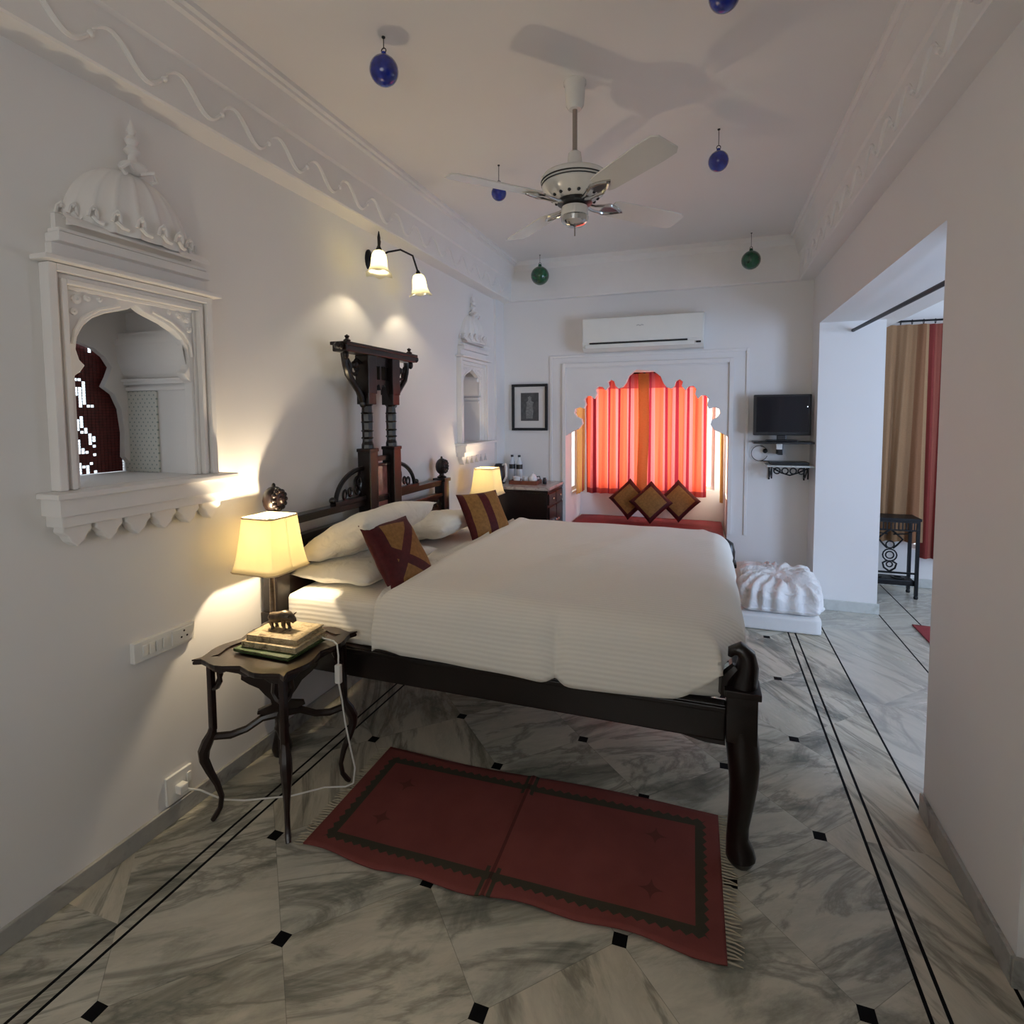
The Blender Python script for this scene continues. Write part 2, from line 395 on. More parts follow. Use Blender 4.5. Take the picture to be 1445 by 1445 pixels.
def copy_tree(o, parent=None):
    c = o.copy(); COL.objects.link(c); c.parent = parent
    for ch in list(o.children): copy_tree(ch, c)
    return c

# ------------------------------------------------------------------ room shell
XL, XR, YF, YB, ZC = -1.94, .82, 5.15, -1.3, 3.03
TW = .45
def wall(name, axis, t0, t1, u0, u1, z0, z1, holes, m=None):
    us = sorted({u0, u1} | {h[0] for h in holes} | {h[1] for h in holes}); zs = sorted({z0, z1} | {h[2] for h in holes} | {h[3] for h in holes})
    mb = MB()
    vid = {}
    solid = {}
    for i in range(len(us)-1):
        for j in range(len(zs)-1):
            cu, cz = (us[i]+us[i+1])/2, (zs[j]+zs[j+1])/2
            solid[i, j] = not any(h[0] < cu < h[1] and h[2] < cz < h[3] for h in holes)
    def V(i, j, t):
        k = (i, j, t)
        if k not in vid:
            vid[k] = len(mb.v); u, z, tt = us[i], zs[j], (t0, t1)[t]
            mb.v.append((tt, u, z) if axis == 'x' else (u, tt, z))
        return vid[k]
    for (i, j), s in solid.items():
        if not s: continue
        for t in (0, 1): mb.f.append([V(i, j, t), V(i+1, j, t), V(i+1, j+1, t), V(i, j+1, t)])
        for di, dj, a, b in ((-1, 0, (0, 0), (0, 1)), (1, 0, (1, 0), (1, 1)), (0, -1, (0, 0), (1, 0)), (0, 1, (0, 1), (1, 1))):
            if not solid.get((i+di, j+dj), False):
                mb.f.append([V(i+a[0], j+a[1], 0), V(i+b[0], j+b[1], 0), V(i+b[0], j+b[1], 1), V(i+a[0], j+a[1], 1)])
    return struct(name, mb, m or M['plaster'])

N1 = (1.205, 1.665); N2 = (4.175, 4.565); NZ = (1.335, 2.0)
wall('wall_left', 'x', XL-TW, XL, YB-.2, YF+.2, 0, ZC+.1, [(N1[0], N1[1], *NZ), (N2[0], N2[1], *NZ)])
wall('wall_right', 'x', XR, XR+TW, YB-.2, YF+.2, 0, ZC+.1, [(2.452, 4.86, 0, 2.27), (.2, 1.77, 0, 2.3)])
BX0, BX1 = -1.285, .178
wall('wall_far', 'y', YF, YF+.16, XL-TW, XR+TW, 0, ZC+.1, [(BX0, BX1, .0, 2.0)])
wall('wall_back', 'y', YB-.2, YB, XL-TW, XR+TW, 0, ZC+.1, [(-1.3, .2, .9, 2.1)])
struct('floor', MB().box(-2.4, 3.9, -1.6, 6.1, -.12, 0), M['floor'])
struct('ceiling', MB().box(XL-TW, XR+TW, YB-.2, YF+.2, ZC, ZC+.12), M['ceiling'])
# alcove of the bay window behind the far wall
BY1 = 5.80
bay = MB(); bay.box(BX0-.12, BX1+.12, YF+.16, BY1+.12, 2.0, 2.12)
struct('ceiling_bay', bay, M['plaster'])
wall('wall_bay_back', 'y', BY1, BY1+.12, BX0-.12, BX1+.12, 0, 2.05, [(BX0+.12, BX1-.1, .80, 1.92)])
wall('wall_bay_left', 'x', BX0-.12, BX0, YF+.16, BY1, 0, 2.05, [(5.38, 5.72, .78, 1.9)])
wall('wall_bay_right', 'x', BX1, BX1+.12, YF+.16, BY1, 0, 2.05, [(5.24, 5.76, .78, 1.9)])
# rooms past the opening
AX, AY0, AY1, AZ = 3.3, .05, 5.74, 2.95
wall('wall_annex_right', 'x', AX, AX+.15, AY0-.2, AY1+.2, 0, AZ+.1, [(.9, 2.5, .55, 2.25), (4.2, 4.9, .9, 2.2)])
wall('wall_annex_far', 'y', AY1, AY1+.15, XR+TW-.3, AX+.15, 0, AZ+.1, [(1.75, 2.75, .34, 2.30)])
wall('wall_annex_near', 'y', AY0-.15, AY0, XR+TW, AX+.15, 0, AZ+.1, [])
wall('wall_annex_left', 'x', XR+TW-.3, XR+TW, YF+.2, AY1+.15, 0, AZ+.1, [])
struct('ceiling_annex', MB().box(XR+TW, AX+.15, AY0-.2, AY1+.2, AZ, AZ+.1), M['ceiling'])
struct('trim_6', MB().box(XR+TW+.001, XR+TW+.12, 2.2, 5.3, 2.27, 2.42), M['plaster'])
struct('door_1', MB().box(XR+TW-.06, XR+TW-.02, .2, 1.77, 0, 2.3), M['wood2'])

def window(name, axis, t, u0, u1, z0, z1, nu=2, nz=1, m=None):
    fr = MB(); w = .035
    def bx(a, b, c, d): fr.box(*( (t-.02, t+.02, a, b, c, d) if axis == 'x' else (a, b, t-.02, t+.02, c, d)))
    bx(u0, u1, z0, z0+w); bx(u0, u1, z1-w, z1); bx(u0, u0+w, z0+w, z1-w); bx(u1-w, u1, z0+w, z1-w)
    for i in range(1, nu): c = u0+(u1-u0)*i/nu; bx(c-w/2, c+w/2, z0+w, z1-w)
    for i in range(1, nz):
        c = z0+(z1-z0)*i/nz
        for k in range(nu):
            a = u0+(u1-u0)*k/nu+(w if k == 0 else w/2); b = u0+(u1-u0)*(k+1)/nu-(w if k == nu-1 else w/2); bx(a, b, c-.012, c+.012)
    o = struct(name, fr, m or M['white_plastic'])
    g = MB().box(*((t-.003, t+.003, u0+w, u1-w, z0+w, z1-w) if axis == 'x' else (u0+w, u1-w, t-.003, t+.003, z0+w, z1-w)))
    obj('pane', g, M['pane'], o); return o
window('window_1', 'y', BY1+.06, BX0+.12, BX1-.1, .80, 1.92, 3)
window('window_2', 'x', BX0-.06, 5.38, 5.72, .78, 1.9, 1)
window('window_3', 'x', BX1+.06, 5.24, 5.76, .78, 1.9, 1)
window('window_4', 'x', AX+.08, .9, 2.5, .55, 2.25, 2, 2)
window('window_5', 'x', AX+.08, 4.2, 4.9, .9, 2.2, 1, 2)
window('window_6', 'y', YB-.1, -1.3, .2, .9, 2.1, 3)  # unseen window put in behind the camera to go with the frontal fill
window('window_7', 'y', AY1+.08, 1.75, 2.75, .34, 2.3, 2)

# cusped arch panel of the bay
arch = [(-1.234, 1.398), (-1.157, 1.435), (-1.124, 1.48), (-1.135, 1.525), (-1.178, 1.545), (-1.205, 1.582), (-1.195, 1.622), (-1.155, 1.637), (-1.11, 1.622), (-1.092, 1.66),
        (-1.108, 1.708), (-1.083, 1.742), (-1.045, 1.742), (-1.013, 1.712), (-.990, 1.755), (-1.0, 1.80), (-.975, 1.828), (-.935, 1.825), (-.907, 1.791), (-.874, 1.828), (-.885, 1.868), (-.855, 1.890), (-.825, 1.872), (-.812, 1.83), (-.786, 1.807),
        (-.745, 1.82), (-.715, 1.86), (-.69, 1.92), (-.625, 1.972)]
cx = -.548
right = [(2*cx-a, b-.012) for a, b in reversed(arch)]
poly = [(BX0-.001, 1.36)]+arch+right+[(BX1+.001, 1.36), (BX1+.001, 2.001), (BX0-.001, 2.001)]
struct('trim_1', MB().prism(poly, YF-.004, YF+.06, 'xz'), M['relief'], bevel=.004)
# raised frame mouldings round the bay
mo = MB()
for (a, b, c, d) in ((BX0-.035, BX0, .5, 2.05), (BX1, BX1+.035, .5, 2.05), (BX0, BX1, 2.012, 2.05)):
    mo.box(a, b, YF-.022, YF-.0005, c, d)
for (a, b, c, d) in ((BX0-.16, BX0-.135, .9, 2.13), (BX1+.135, BX1+.16, .5, 2.13), (BX0-.135, BX1+.135, 2.105, 2.13)):
    mo.box(a, b, YF-.012, YF-.0005, c, d)
struct('trim_2', mo, M['relief'], bevel=.003)

# window seat: masonry ledge with loose seat pad
struct('trim_3', MB().box(BX0, BX1, YF-.02, BY1, 0, .40), M['plaster'])

# cornices: ledge + frieze with wave relief + cove
def cornice(name, side):
    s = 1 if side == 'L' else -1
    w = XL if side == 'L' else XR
    prof = [(0, 2.665), (.115, 2.665), (.12, 2.672), (.12, 2.85), (.132, 2.862), (.132, 2.87), (.165, 2.985), (.185, 2.99), (.185, 3.003), (.20, 3.01), (.20, ZC), (0, ZC)]
    mb = MB().prism([(w+s*a, z) for a, z in prof], YB, YF, 'xz')
    # regular S-waves in low relief
    per = .243; y = 1.308-per*9
    while y < YF-.2:
        pts = []
        for i in range(25):
            t = i/24; yy = y-.055+t*.25
            zz = 2.752+.046*math.cos((t*1.25-.25)*2*PI*.8)
            pts.append((w+s*.121, yy if side == 'L' else yy, zz))
        rr = [.0035+.0085*math.sin(PI*min(1, i/24*1.02)) for i in range(25)]
        mb.tube(pts, rr, 6, flat=1)
        mb.ball((w+s*.122, y-.062, 2.748), .011, 8)
        y += per
    return struct(name, mb, M['relief'], smooth=True, angle=35)
cornice('trim_4', 'L'); cornice('trim_5', 'R')
far = MB().prism([(YF, 2.665), (YF-.05, 2.665), (YF-.055, 2.672), (YF-.055, 2.95), (YF-.10, 2.99), (YF-.10, ZC), (YF, ZC)], XL+.12, XR-.12, 'yz')
struct('trim_7', far, M['relief'])
struct('trim_8', MB().box(XL-.0, XL+.022, 4.93, YF, .09, 2.665), M['plaster'])

# skirting
def sk(name, *b): return struct(name, MB().box(*b), M['skirt'], bevel=.003)
sk('baseboard_left', XL, XL+.015, YB, 4.93, 0, .07)
sk('baseboard_right', XR-.014, XR, 1.77, 2.452, 0, .085)
sk('baseboard_return', XR-.014, XR+TW, 1.756, 1.77, 0, .085)
sk('baseboard_far', BX1+.02, XR, YF-.014, YF, 0, .09)
struct('baseboard_jamb', MB().box(XR-.014, XR+TW+.014, 4.846, 4.86, 0, .085), M['sillmarble'], bevel=.003)
struct('baseboard_annex', MB().box(XR+TW+.02, AX, AY1-.014, AY1, 0, .08), M['sillmarble'], bevel=.003)

# ------------------------------------------------------------------ niche surrounds (left wall)
def niche(yc, hw, label, first):
    W = XL
    t = thing('wall_niche_surround', label, 'niche surround', (W, yc, 1.335), 'carved plaster niche surrounds on the left wall')
    f = MB()
    def ring(o, i, zt, d, zb=1.335):
        f.box(W, W+d, yc-o, yc-i, zb, zt); f.box(W, W+d, yc+i, yc+o, zb, zt); f.box(W, W+d, yc-i, yc+i, zt-(o-i), zt)
    ring(.292, .268, 2.04, .045); ring(.268, .252, 2.016, .026); ring(.252, .236, 2.0, .038); ring(.236, .223, 1.984, .018)
    obj('frame', f, M['relief'], t, bevel=.003)
    # cusped arch plate inside the frame
    half = [(.223, 1.335), (.212, 1.335), (.212, 1.70), (.196, 1.712), (.180, 1.735), (.196, 1.752), (.205, 1.785), (.20, 1.825), (.178, 1.865), (.15, 1.893), (.11, 1.915), (.06, 1.932), (.03, 1.943), (0, 1.962)]
    inner = [(yc+a, z) for a, z in half[1:]]+[(yc-a, z) for a, z in reversed(half[1:-1])]
    poly = [(yc+.223, 1.335)]+inner+[(yc-.223, 1.335), (yc-.223, 1.975), (yc+.223, 1.975)]
    a = obj('cusped_arch', MB().prism(poly, W-.03, W+.012, 'yz'), M['relief'], t, bevel=.003)
    sp = MB()
    for s in (-1, 1):   # carved spandrel sprigs
        for r, (dy, dz) in ((.016, (.198, 1.945)), (.012, (.165, 1.955)), (.012, (.208, 1.905)), (.009, (.125, 1.958))):
            sp.lathe([(r, W+.010), (r*.9, W+.018), (r*.3, W+.02), (0, W+.016)], (0, yc+s*dy, dz), 10, 'x')
        sp.tube([(W+.014, yc+s*.215, 1.80), (W+.016, yc+s*.207, 1.845), (W+.016, yc+s*.185, 1.885), (W+.015, yc+s*.13, 1.925), (W+.014, yc+s*.06, 1.95)], .006, 6)
    obj('spandrel_sprig', sp, M['relief'], a, smooth=True)
    # lintel slabs
    l = MB(); l.box(W, W+.075, yc-.315, yc+.315, 2.042, 2.058, .004)
    l.box(W, W+.03, yc-.27, yc+.27, 2.058, 2.105); l.box(W, W+.065, yc-.27, yc+.27, 2.105, 2.135, .004); l.box(W, W+.055, yc-.262, yc+.262, 2.138, 2.15, .003)
    def eave(u, v):
        y = yc+(-.255+.51*u); a = v*PI/2
        return (W+.012+.072*math.sin(a), y, 2.15+.045*(1-math.cos(a))*.2+.05*math.cos(a))
    l.grid(eave, 10, 8)
    l.box(W, W+.02, yc-.25, yc+.25, 2.15, 2.2)
    obj('cornice', l, M['relief'], t)
    # ribbed dome
    d = MB(); nb = 9; rw = .225
    def dome(u, v):
        th = PI*u; ph = v
        rr = rw*math.cos(ph*PI/2)**.62
        flute = 1+.11*(1-abs(math.sin(th*nb)))**1.6
        k = (math.cos(ph*PI/2)**.5)*(1-.18*ph**2)
        return (W+.095*math.sin(th)*flute*k, yc-rw*k*math.cos(th), 2.172+.215*math.sin(ph*PI/2)**1.15+.035*ph**4)
    d.grid(dome, nb*8, 12); obj('ribbed_dome', d, M['relief'], t, smooth='all')
    p = MB()
    for k in range(nb+1):
        th = PI*(k+.0)/nb; y = yc-rw*1.0*math.cos(th); x = W+.104*math.sin(th)+.004
        p.tube([(x, y-.014, 2.205), (x+.004, y-.010, 2.228), (x+.006, y, 2.24), (x+.004, y+.010, 2.228), (x, y+.014, 2.205)], .0055, 6); p.ball((x+.004, y, 2.232), .008, 8)
        if k < nb:
            th2 = PI*(k+.5)/nb; y2 = yc-rw*math.cos(th2); x2 = W+.106*math.sin(th2)+.002
            p.tube([(x, y, 2.208), ((x+x2)/2, (y+y2)/2, 2.192), (x2, y2, 2.19)], .007, 6)
    obj('petal_band', p, M['relief'], t, smooth=True)
    fi = MB(); fi.ball((W+.03, yc, 2.432), .045, 12, sz=.5); fi.lathe([(.03, 2.435), (.014, 2.46), (.012, 2.475), (.026, 2.49), (.013, 2.508), (.022, 2.525), (.010, 2.543), (.015, 2.557), (.005, 2.585), (0, 2.61)], (W+.028, yc, 0), 12)
    for s in (-1, 1):
        fi.tube([(W+.05, yc+s*.01, 2.415), (W+.07, yc+s*.045, 2.428), (W+.06, yc+s*.062, 2.405), (W+.055, yc+s*.045, 2.393)], .008, 6)
    obj('finial', fi, M['relief'], t, smooth=True)
    # sill shelf and hanging scallops
    s_ = MB(); s_.box(W, W+.105, yc-.335, yc+.335, 1.315, 1.334, .004); s_.box(W, W+.09, yc-.322, yc+.322, 1.262, 1.315); s_.box(W, W+.075, yc-.312, yc+.312, 1.225, 1.262, .004)
    si = obj('sill', s_, M['relief'], t)
    n = 6; w = .60/n; ap = MB()
    for k in range(n):
        c = yc-.30+w*(k+.5)
        leaf = [(c-w*.42, 1.226), (c-w*.46, 1.205), (c-w*.30, 1.19), (c-w*.22, 1.172), (c, 1.152), (c+w*.22, 1.172), (c+w*.30, 1.19), (c+w*.46, 1.205), (c+w*.42, 1.226)]
        ap.prism(leaf, W, W+.045, 'yz')
        ap.prism([(c+w*.5-.02, 1.226), (c+w*.5, 1.185), (c+w*.5+.02, 1.226)], W, W+.025, 'yz')
    obj('scalloped_apron', ap, M['relief'], si, bevel=.005)
    return t
niche(1.430, .29, 'white carved plaster surround with ribbed dome around the niche nearest the camera', True)
niche(4.385, .29, 'white carved plaster surround with ribbed dome beside the far left corner, above the second lamp', False)

# reveals of the niches: impost mouldings
def reveal(y0, y1, name, back):
    mb = MB(); x0, x1 = XL-.40, XL-.002
    # moulded back arch of the jamb facing the camera
    mb.box(x0, x1, y1-.022, y1-.001, 1.700, 1.712); mb.box(x0, x1, y1-.032, y1-.001, 1.712, 1.722); mb.box(x0, x1, y1-.014, y1-.001, 1.675, 1.69)
    mb.box(x0, x1, y1-.05, y1-.001, 1.86, 1.885); mb.box(x0, x1, y1-.036, y1-.001, 1.885, 1.91)
    def sw(u, v): 
        return (x0+(x1-x0)*u, y1-.002-.045*math.sin(v*PI/2), 1.722+.14*v**1.5)
    mb.grid(sw, 6, 8)
    o = struct(name, mb, M['relief'])
    return o
reveal(N1[0], N1[1], 'trim_9', True); reveal(N2[0], N2[1], 'trim_10', True)
struct('trim_11', MB().box(XL-.40, XL-.205, N1[1]-.008, N1[1]-.001, 1.337, 1.672), M['dotpanel'])
struct('trim_12', MB().box(XL-TW+.005, XL-.40, N2[0], N2[1], NZ[0], NZ[1]), M['plaster'])
# back of the near niche: a small cusped window filled with a maroon mosaic screen
yb0, yb1 = N1
prof = []
hw_ = [(.0, 1.337), (.225, 1.337), (.225, 1.37), (.20, 1.40), (.205, 1.50), (.195, 1.60), (.17, 1.66), (.13, 1.69), (.15, 1.73), (.165, 1.77), (.14, 1.81), (.10, 1.84), (0, 1.87)]
yc = (yb0+yb1)/2
hole = [(yc-a, z) for a, z in hw_[1:-1]]+[(yc, 1.87)]+[(yc+a, z) for a, z in reversed(hw_[1:-1])]
poly = [(yb0, 1.3365), (yb0, 1.999), (yb1, 1.999), (yb1, 1.3365)]+list(reversed(hole))
struct('trim_13', MB().prism(poly, XL-.40, XL-.37, 'yz'), M['relief'])
t = thing('mosaic_screen', 'maroon mosaic screen with bright gaps at the back of the near wall niche', 'screen', (XL-.42, yc, 1.337))
mb = MB(); rr = random.Random(3); s = .0145; ny = int((yb1-yb0-.004)/s); nz = int(.53/(s*.8))
for i in range(ny):
    for j in range(nz):
        y = yb0+.003+i*s; z = 1.338+j*s*.8
        if i < 24:
            cl = noise.noise(Vector((i*.42, j*.27, 3.1)))-max(0, i-18)*.05-(.2 if j > 32 else 0)
            if cl > -.10 and rr.random() < .88: continue
        mb.box(XL-.424, XL-.418, y+.0009, y+s-.0009, z+.0007, z+s*.8-.0007)
sq = obj('mosaic_tiles', mb, M['redfabric'], t)
fr = MB(); 
for i in range(0, ny+1): fr.box(XL-.4225, XL-.4195, yb0+.003+i*s-.0008, yb0+.003+i*s+.0008, 1.34, 1.88)
for j in range(0, nz+1): fr.box(XL-.4224, XL-.4196, yb0+.001, yb1-.001, 1.338+j*s*.8-.0007, 1.338+j*s*.8+.0007)
obj('lattice', fr, M['wood2'], t)

# ------------------------------------------------------------------ bed
BY0b, BY1b = 1.97, 3.63; BXf = .13; BXh = -1.85
bed = thing('carved_bed', 'large dark carved wooden bed with a tall columned headboard', 'bed', ((BXf+BXh)/2, 2.8, 0))
W_ = M['wood']
for y in (BY0b, BY1b):   # headboard posts
    p = MB(); x = BXh
    p.box(x-.04, x+.04, y-.04, y+.04, .42, 1.08, .006); p.box(x-.05, x+.05, y-.05, y+.05, 1.08, 1.105, .004); p.box(x-.05, x+.05, y-.05, y+.05, .62, .68, .004)
    p.lathe([(.038, 0), (.045, .03), (.03, .10), (.024, .25), (.03, .36), (.04, .42)], (x, y, 0), 14)
    po = obj('headboard_post', p, W_, bed, smooth=True)
    k = MB(); k.lathe([(.032, 1.105), (.034, 1.115), (.018, 1.125), (.016, 1.135)], (x, y, 0), 14)
    # rosette disc finial, carved petals, edge-on to the wall
    k.ball((x, y, 1.19), .058, 18, sx=.75, sy=.95, sz=1.05)
    for i in range(12):
        a = 2*PI*i/12; k.ball((x+.03, y+.036*math.cos(a), 1.19+.04*math.sin(a)), .012, 8)
    k.ball((x+.045, y, 1.19), .012, 8, sz=1.6); k.ball((x, y, 1.252), .009, 8, sz=1.5)
    obj('finial', k, W_, po, smooth=True)
r = MB(); r.box(BXh-.022, BXh+.022, BY0b+.04, BY1b-.04, 1.055, 1.09, .006); r.box(BXh-.03, BXh+.032, BY0b+.04, BY1b-.04, 1.086, 1.096, .003)
obj('top_rail', r, W_, bed)
r = MB(); r.box(BXh-.018, BXh+.018, BY0b+.04, BY1b-.04, .60, .99, .004); r.box(BXh-.025, BXh+.028, BY0b+.04, BY1b-.04, .975, 1.0, .005)
for i in range(26):   # carved running leaf pattern on the panel
    y = BY0b+.09+i*.059
    r.tube([(BXh+.02, y-.026, .925), (BXh+.026, y-.01, .955), (BXh+.02, y+.014, .94), (BXh+.024, y+.03, .912)], .007, 5)
obj('headboard_panel', r, W_, bed)
colY = (2.675, 2.925)
for y in colY:
    c = MB(); x = BXh+.02
    c.box(x-.042, x+.042, y-.040, y+.040, .60, 1.38, .005); c.box(x-.046, x+.046, y-.044, y+.044, 1.36, 1.38, .004)
    c.lathe([(.034, 1.38), (.034, 1.40), (.028, 1.42), (.030, 1.5), (.032, 1.56), (.028, 1.62), (.036, 1.63)], (x, y, 0), 8)
    c.box(x-.04, x+.04, y-.037, y+.037, 1.63, 1.70, .004); c.box(x-.044, x+.044, y-.041, y+.041, 1.69, 1.905, .004)
    for zz in (1.44, 1.48, 1.53, 1.58): c.lathe([(.030, zz-.006), (.036, zz), (.030, zz+.006)], (x, y, 0), 8)
    obj('column', c, W_, bed)
x = BXh+.02
# crown beam with knobs
c = MB(); c.box(x-.045, x+.045, 2.44, 3.16, 1.905, 1.945, .006); c.box(x-.052, x+.055, 2.43, 3.17, 1.938, 1.956, .004)
crown = obj('crown_beam', c, W_, bed)
for y, s in ((2.43, -1), (3.17, 1)):
    obj('end_knob', MB().lathe([(.016, 0), (.022, s*.012), (.012, s*.022), (.02, s*.036), (.006, s*.05), (0, s*.052)], (x+.02, y, 1.93), 10, 'y'), W_, crown, smooth=True)
    obj('finial', MB().lathe([(.016, 1.956), (.02, 1.966), (.008, 1.976), (.014, 1.988), (0, 1.998)], (x+.02, y-s*.05, 0), 10), W_, crown, smooth=True)
    obj('drop_pendant', MB().ball((x+.02, y-s*.035, 1.89), .017, 10, sz=1.6), W_, crown, smooth=True)
# curved openwork brackets
for y, s in ((2.635, -1), (2.965, 1)):
    b = MB()
    b.tube([(x, y, 1.64), (x, y+s*.012, 1.67), (x, y+s*.035, 1.705), (x, y+s*.08, 1.745), (x, y+s*.125, 1.79), (x, y+s*.15, 1.84), (x, y+s*.155, 1.90)], [.014, .02, .018, .017, .019, .016, .02], 8, flat=1)
    b.tube([(x, y+s*.01, 1.86), (x, y+s*.05, 1.875), (x, y+s*.075, 1.85), (x, y+s*.06, 1.82), (x, y+s*.035, 1.83)], .010, 6)
    b.tube([(x, y+s*.035, 1.83), (x, y+s*.06, 1.79), (x, y+s*.1, 1.80), (x, y+s*.105, 1.84), (x, y+s*.13, 1.87)], .011, 6)
    b.ball((x, y+s*.065, 1.845), .022, 10); b.ball((x, y, 1.635), .018, 8, sz=1.4)
    obj('crown_bracket', b, W_, bed, smooth=True)
# carved arch between columns
b = MB(); y0, y1 = colY[0]+.04, colY[1]-.04; ym = (y0+y1)/2
poly = [(y0, 1.68), (y0+.012, 1.70), (y0+.02, 1.735), (y0+.04, 1.74), (y0+.05, 1.765), (ym-.015, 1.765), (ym, 1.725), (ym+.015, 1.765), (y1-.05, 1.765), (y1-.04, 1.74), (y1-.02, 1.735), (y1-.012, 1.70), (y1, 1.68), (y1, 1.80), (y0, 1.80)]
poly = [(y0, 1.665), (y0+.02, 1.70), (y0+.035, 1.735), (ym-.02, 1.75), (ym, 1.715), (ym+.02, 1.75), (y1-.035, 1.735), (y1-.02, 1.70), (y1, 1.665), (y1, 1.775), (y0, 1.775)]
b.prism(poly, x-.015, x+.015, 'yz')
for k in (-1, 0, 1): b.box(x-.012, x+.014, ym+k*.055-.009, ym+k*.055+.009, 1.77, 1.86)
b.box(x-.015, x+.016, y0, y1, 1.855, 1.906)
for k in (-.5, .5): b.tube([(x, ym+k*.055-.02, 1.85), (x, ym+k*.055, 1.875), (x, ym+k*.055+.02, 1.85)], .008, 6)
obj('fretwork_arch', b, W_, bed)
# inset polished panel
b = MB(); b.box(x-.02, x+.012, y0, y1, 1.30, 1.33, .003); b.box(x-.02, x+.01, y0, y1, 1.0, 1.03, .003); b.box(x-.02, x+.015, y0, y1, 1.27, 1.285, .003)
for yy in (y0, y1-.012): b.box(x-.019, x+.012, yy, yy+.012, 1.0, 1.33)
fr = obj('panel_frame', b, W_, bed)
obj('inset_panel', MB().box(x-.012, x-.002, y0, y1, 1.03, 1.268), M['pinkpanel'], fr)
# side scroll brackets on the top rail
for y, s in ((2.635, -1), (2.965, 1)):
    b = MB(); pts = [(x-.01, y+s*(.25*(1-math.cos(a))*.0+.245*math.sin(a)), 1.10+.17*math.cos(a)) for a in [PI/2*i/10 for i in range(11)]]
    b.tube([(p[0], p[1], p[2]) for p in pts], .013, 6)
    b.box(x-.025, x+.012, min(y, y+s*.27), max(y, y+s*.27), 1.09, 1.115)
    for rr_, yy, zz in ((.03, .055, 1.16), (.04, .05, 1.19), (.022, .12, 1.15), (.026, .165, 1.14)):
        b.tube([(x-.01, y+s*yy+rr_*math.cos(a)*.7, zz+rr_*math.sin(a)) for a in [2*PI*i/12 for i in range(13)]], .007, 5)
    b.tube([(x-.01, y+s*.02, 1.12), (x-.01, y+s*.06, 1.20), (x-.01, y+s*.03, 1.25)], .009, 5)
    b.ball((x-.01, y+s*.27, 1.125), .018, 8)
    obj('scroll_bracket', b, W_, bed, smooth=True)
# side rails and foot rail
for y in (BY0b, BY1b):
    r = MB(); r.box(BXh+.04, BXf-.055, y-.022, y+.022, .44, .57, .006); r.box(BXh+.04, BXf-.055, y-.032, y+.022, .545, .565, .004)
    s = -1 if y < 2.8 else 1
    r.prism([(BXf-.055, .44), (BXf-.055, .425), (BXf-.12, .425), (BXf-.15, .43), (BXf-.2, .44)], y-.018, y+.018, 'xz')
    obj('side_rail', r, W_, bed)
r = MB(); r.box(BXf-.022, BXf+.022, BY0b+.05, BY1b-.05, .44, .575, .006); obj('foot_rail', r, W_, bed)
r = MB()
for i in range(9): r.box(BXh+.12+i*.21, BXh+.20+i*.21, BY0b+.022, BY1b-.022, .50, .52)
obj('slat_base', r, W_, bed)
for y, s in ((BY0b, 1), (BY1b, -1)):
    p = MB(); x = BXf
    p.box(x-.055, x+.045, y-.05, y+.05, .455, .62, .006); p.box(x-.062, x+.055, y-.058, y+.058, .615, .64, .005)
    # cabriole leg: bellied knee, narrow shin, padded foot
    prof = [(0, .49, .052), (.006, .43, .054), (.012, .37, .053), (.012, .30, .047), (.006, .22, .041), (-.002, .14, .036), (-.004, .09, .037), (.004, .055, .046), (.008, .03, .05), (.008, .005, .034)]
    p.tube([(x-.005+a, y-a*.5*s, z) for a, z, _ in prof], [q[2] for q in prof], 12)
    pl = obj('leg', p, W_, bed, smooth=True)
    k = MB()   # scroll finial
    k.tube([(x-.0, y, .635), (x+.006, y, .67), (x+.012, y, .71), (x+.008, y, .745), (x-.015, y, .765), (x-.038, y, .755), (x-.044, y, .735)], [.046, .042, .037, .032, .026, .018, .008], 10)
    k.tube([(x+.02, y-.03, .66), (x+.028, y-.02, .70), (x+.02, y-.015, .74)], .010, 6); k.tube([(x-.06, y, .60), (x-.05, y, .66), (x-.02, y, .70)], [.02, .03, .02], 8)
    obj('finial', k, W_, pl, smooth=True)

# mattress with fitted striped sheet
def rbox(x0, x1, y0, y1, z0, z1, r, amp=.004, seed=0, nx=40, ny=36, nz=8, dome=0):
    bm = bmesh.new(); bmesh.ops.create_cube(bm, size=1)
    bmesh.ops.subdivide_edges(bm, edges=bm.edges[:], cuts=14, use_grid_fill=True)
    for v in bm.verts:
        c = v.co*2; p = Vector(((x0+x1)/2+c.x*(x1-x0)/2, (y0+y1)/2+c.y*(y1-y0)/2, (z0+z1)/2+c.z*(z1-z0)/2))
        q = Vector((min(max(p.x, x0+r), x1-r), min(max(p.y, y0+r), y1-r), min(max(p.z, z0+r), z1-r)))
        d = p-q
        if d.length > 1e-6: p = q+d.normalized()*r
        n = noise.noise(p*5+Vector((seed, 0, 0)))*amp; p += (c.normalized())*n
        if dome and c.z > .98: p.z += dome*(1-c.x**2)*(1-c.y**2)
        v.co = p
    mb = MB(); bm.verts.index_update(); mb.add([v.co for v in bm.verts], [[v.index for v in f.verts] for f in bm.faces]); bm.free(); return mb
mt = rbox(-1.80, .07, 1.965, 3.64, .565, .772, .035, .003)
o = obj('mattress', mt, M['linen'], smooth='all'); tag(o, 'thick mattress in a white striped sheet on the carved bed', 'mattress')

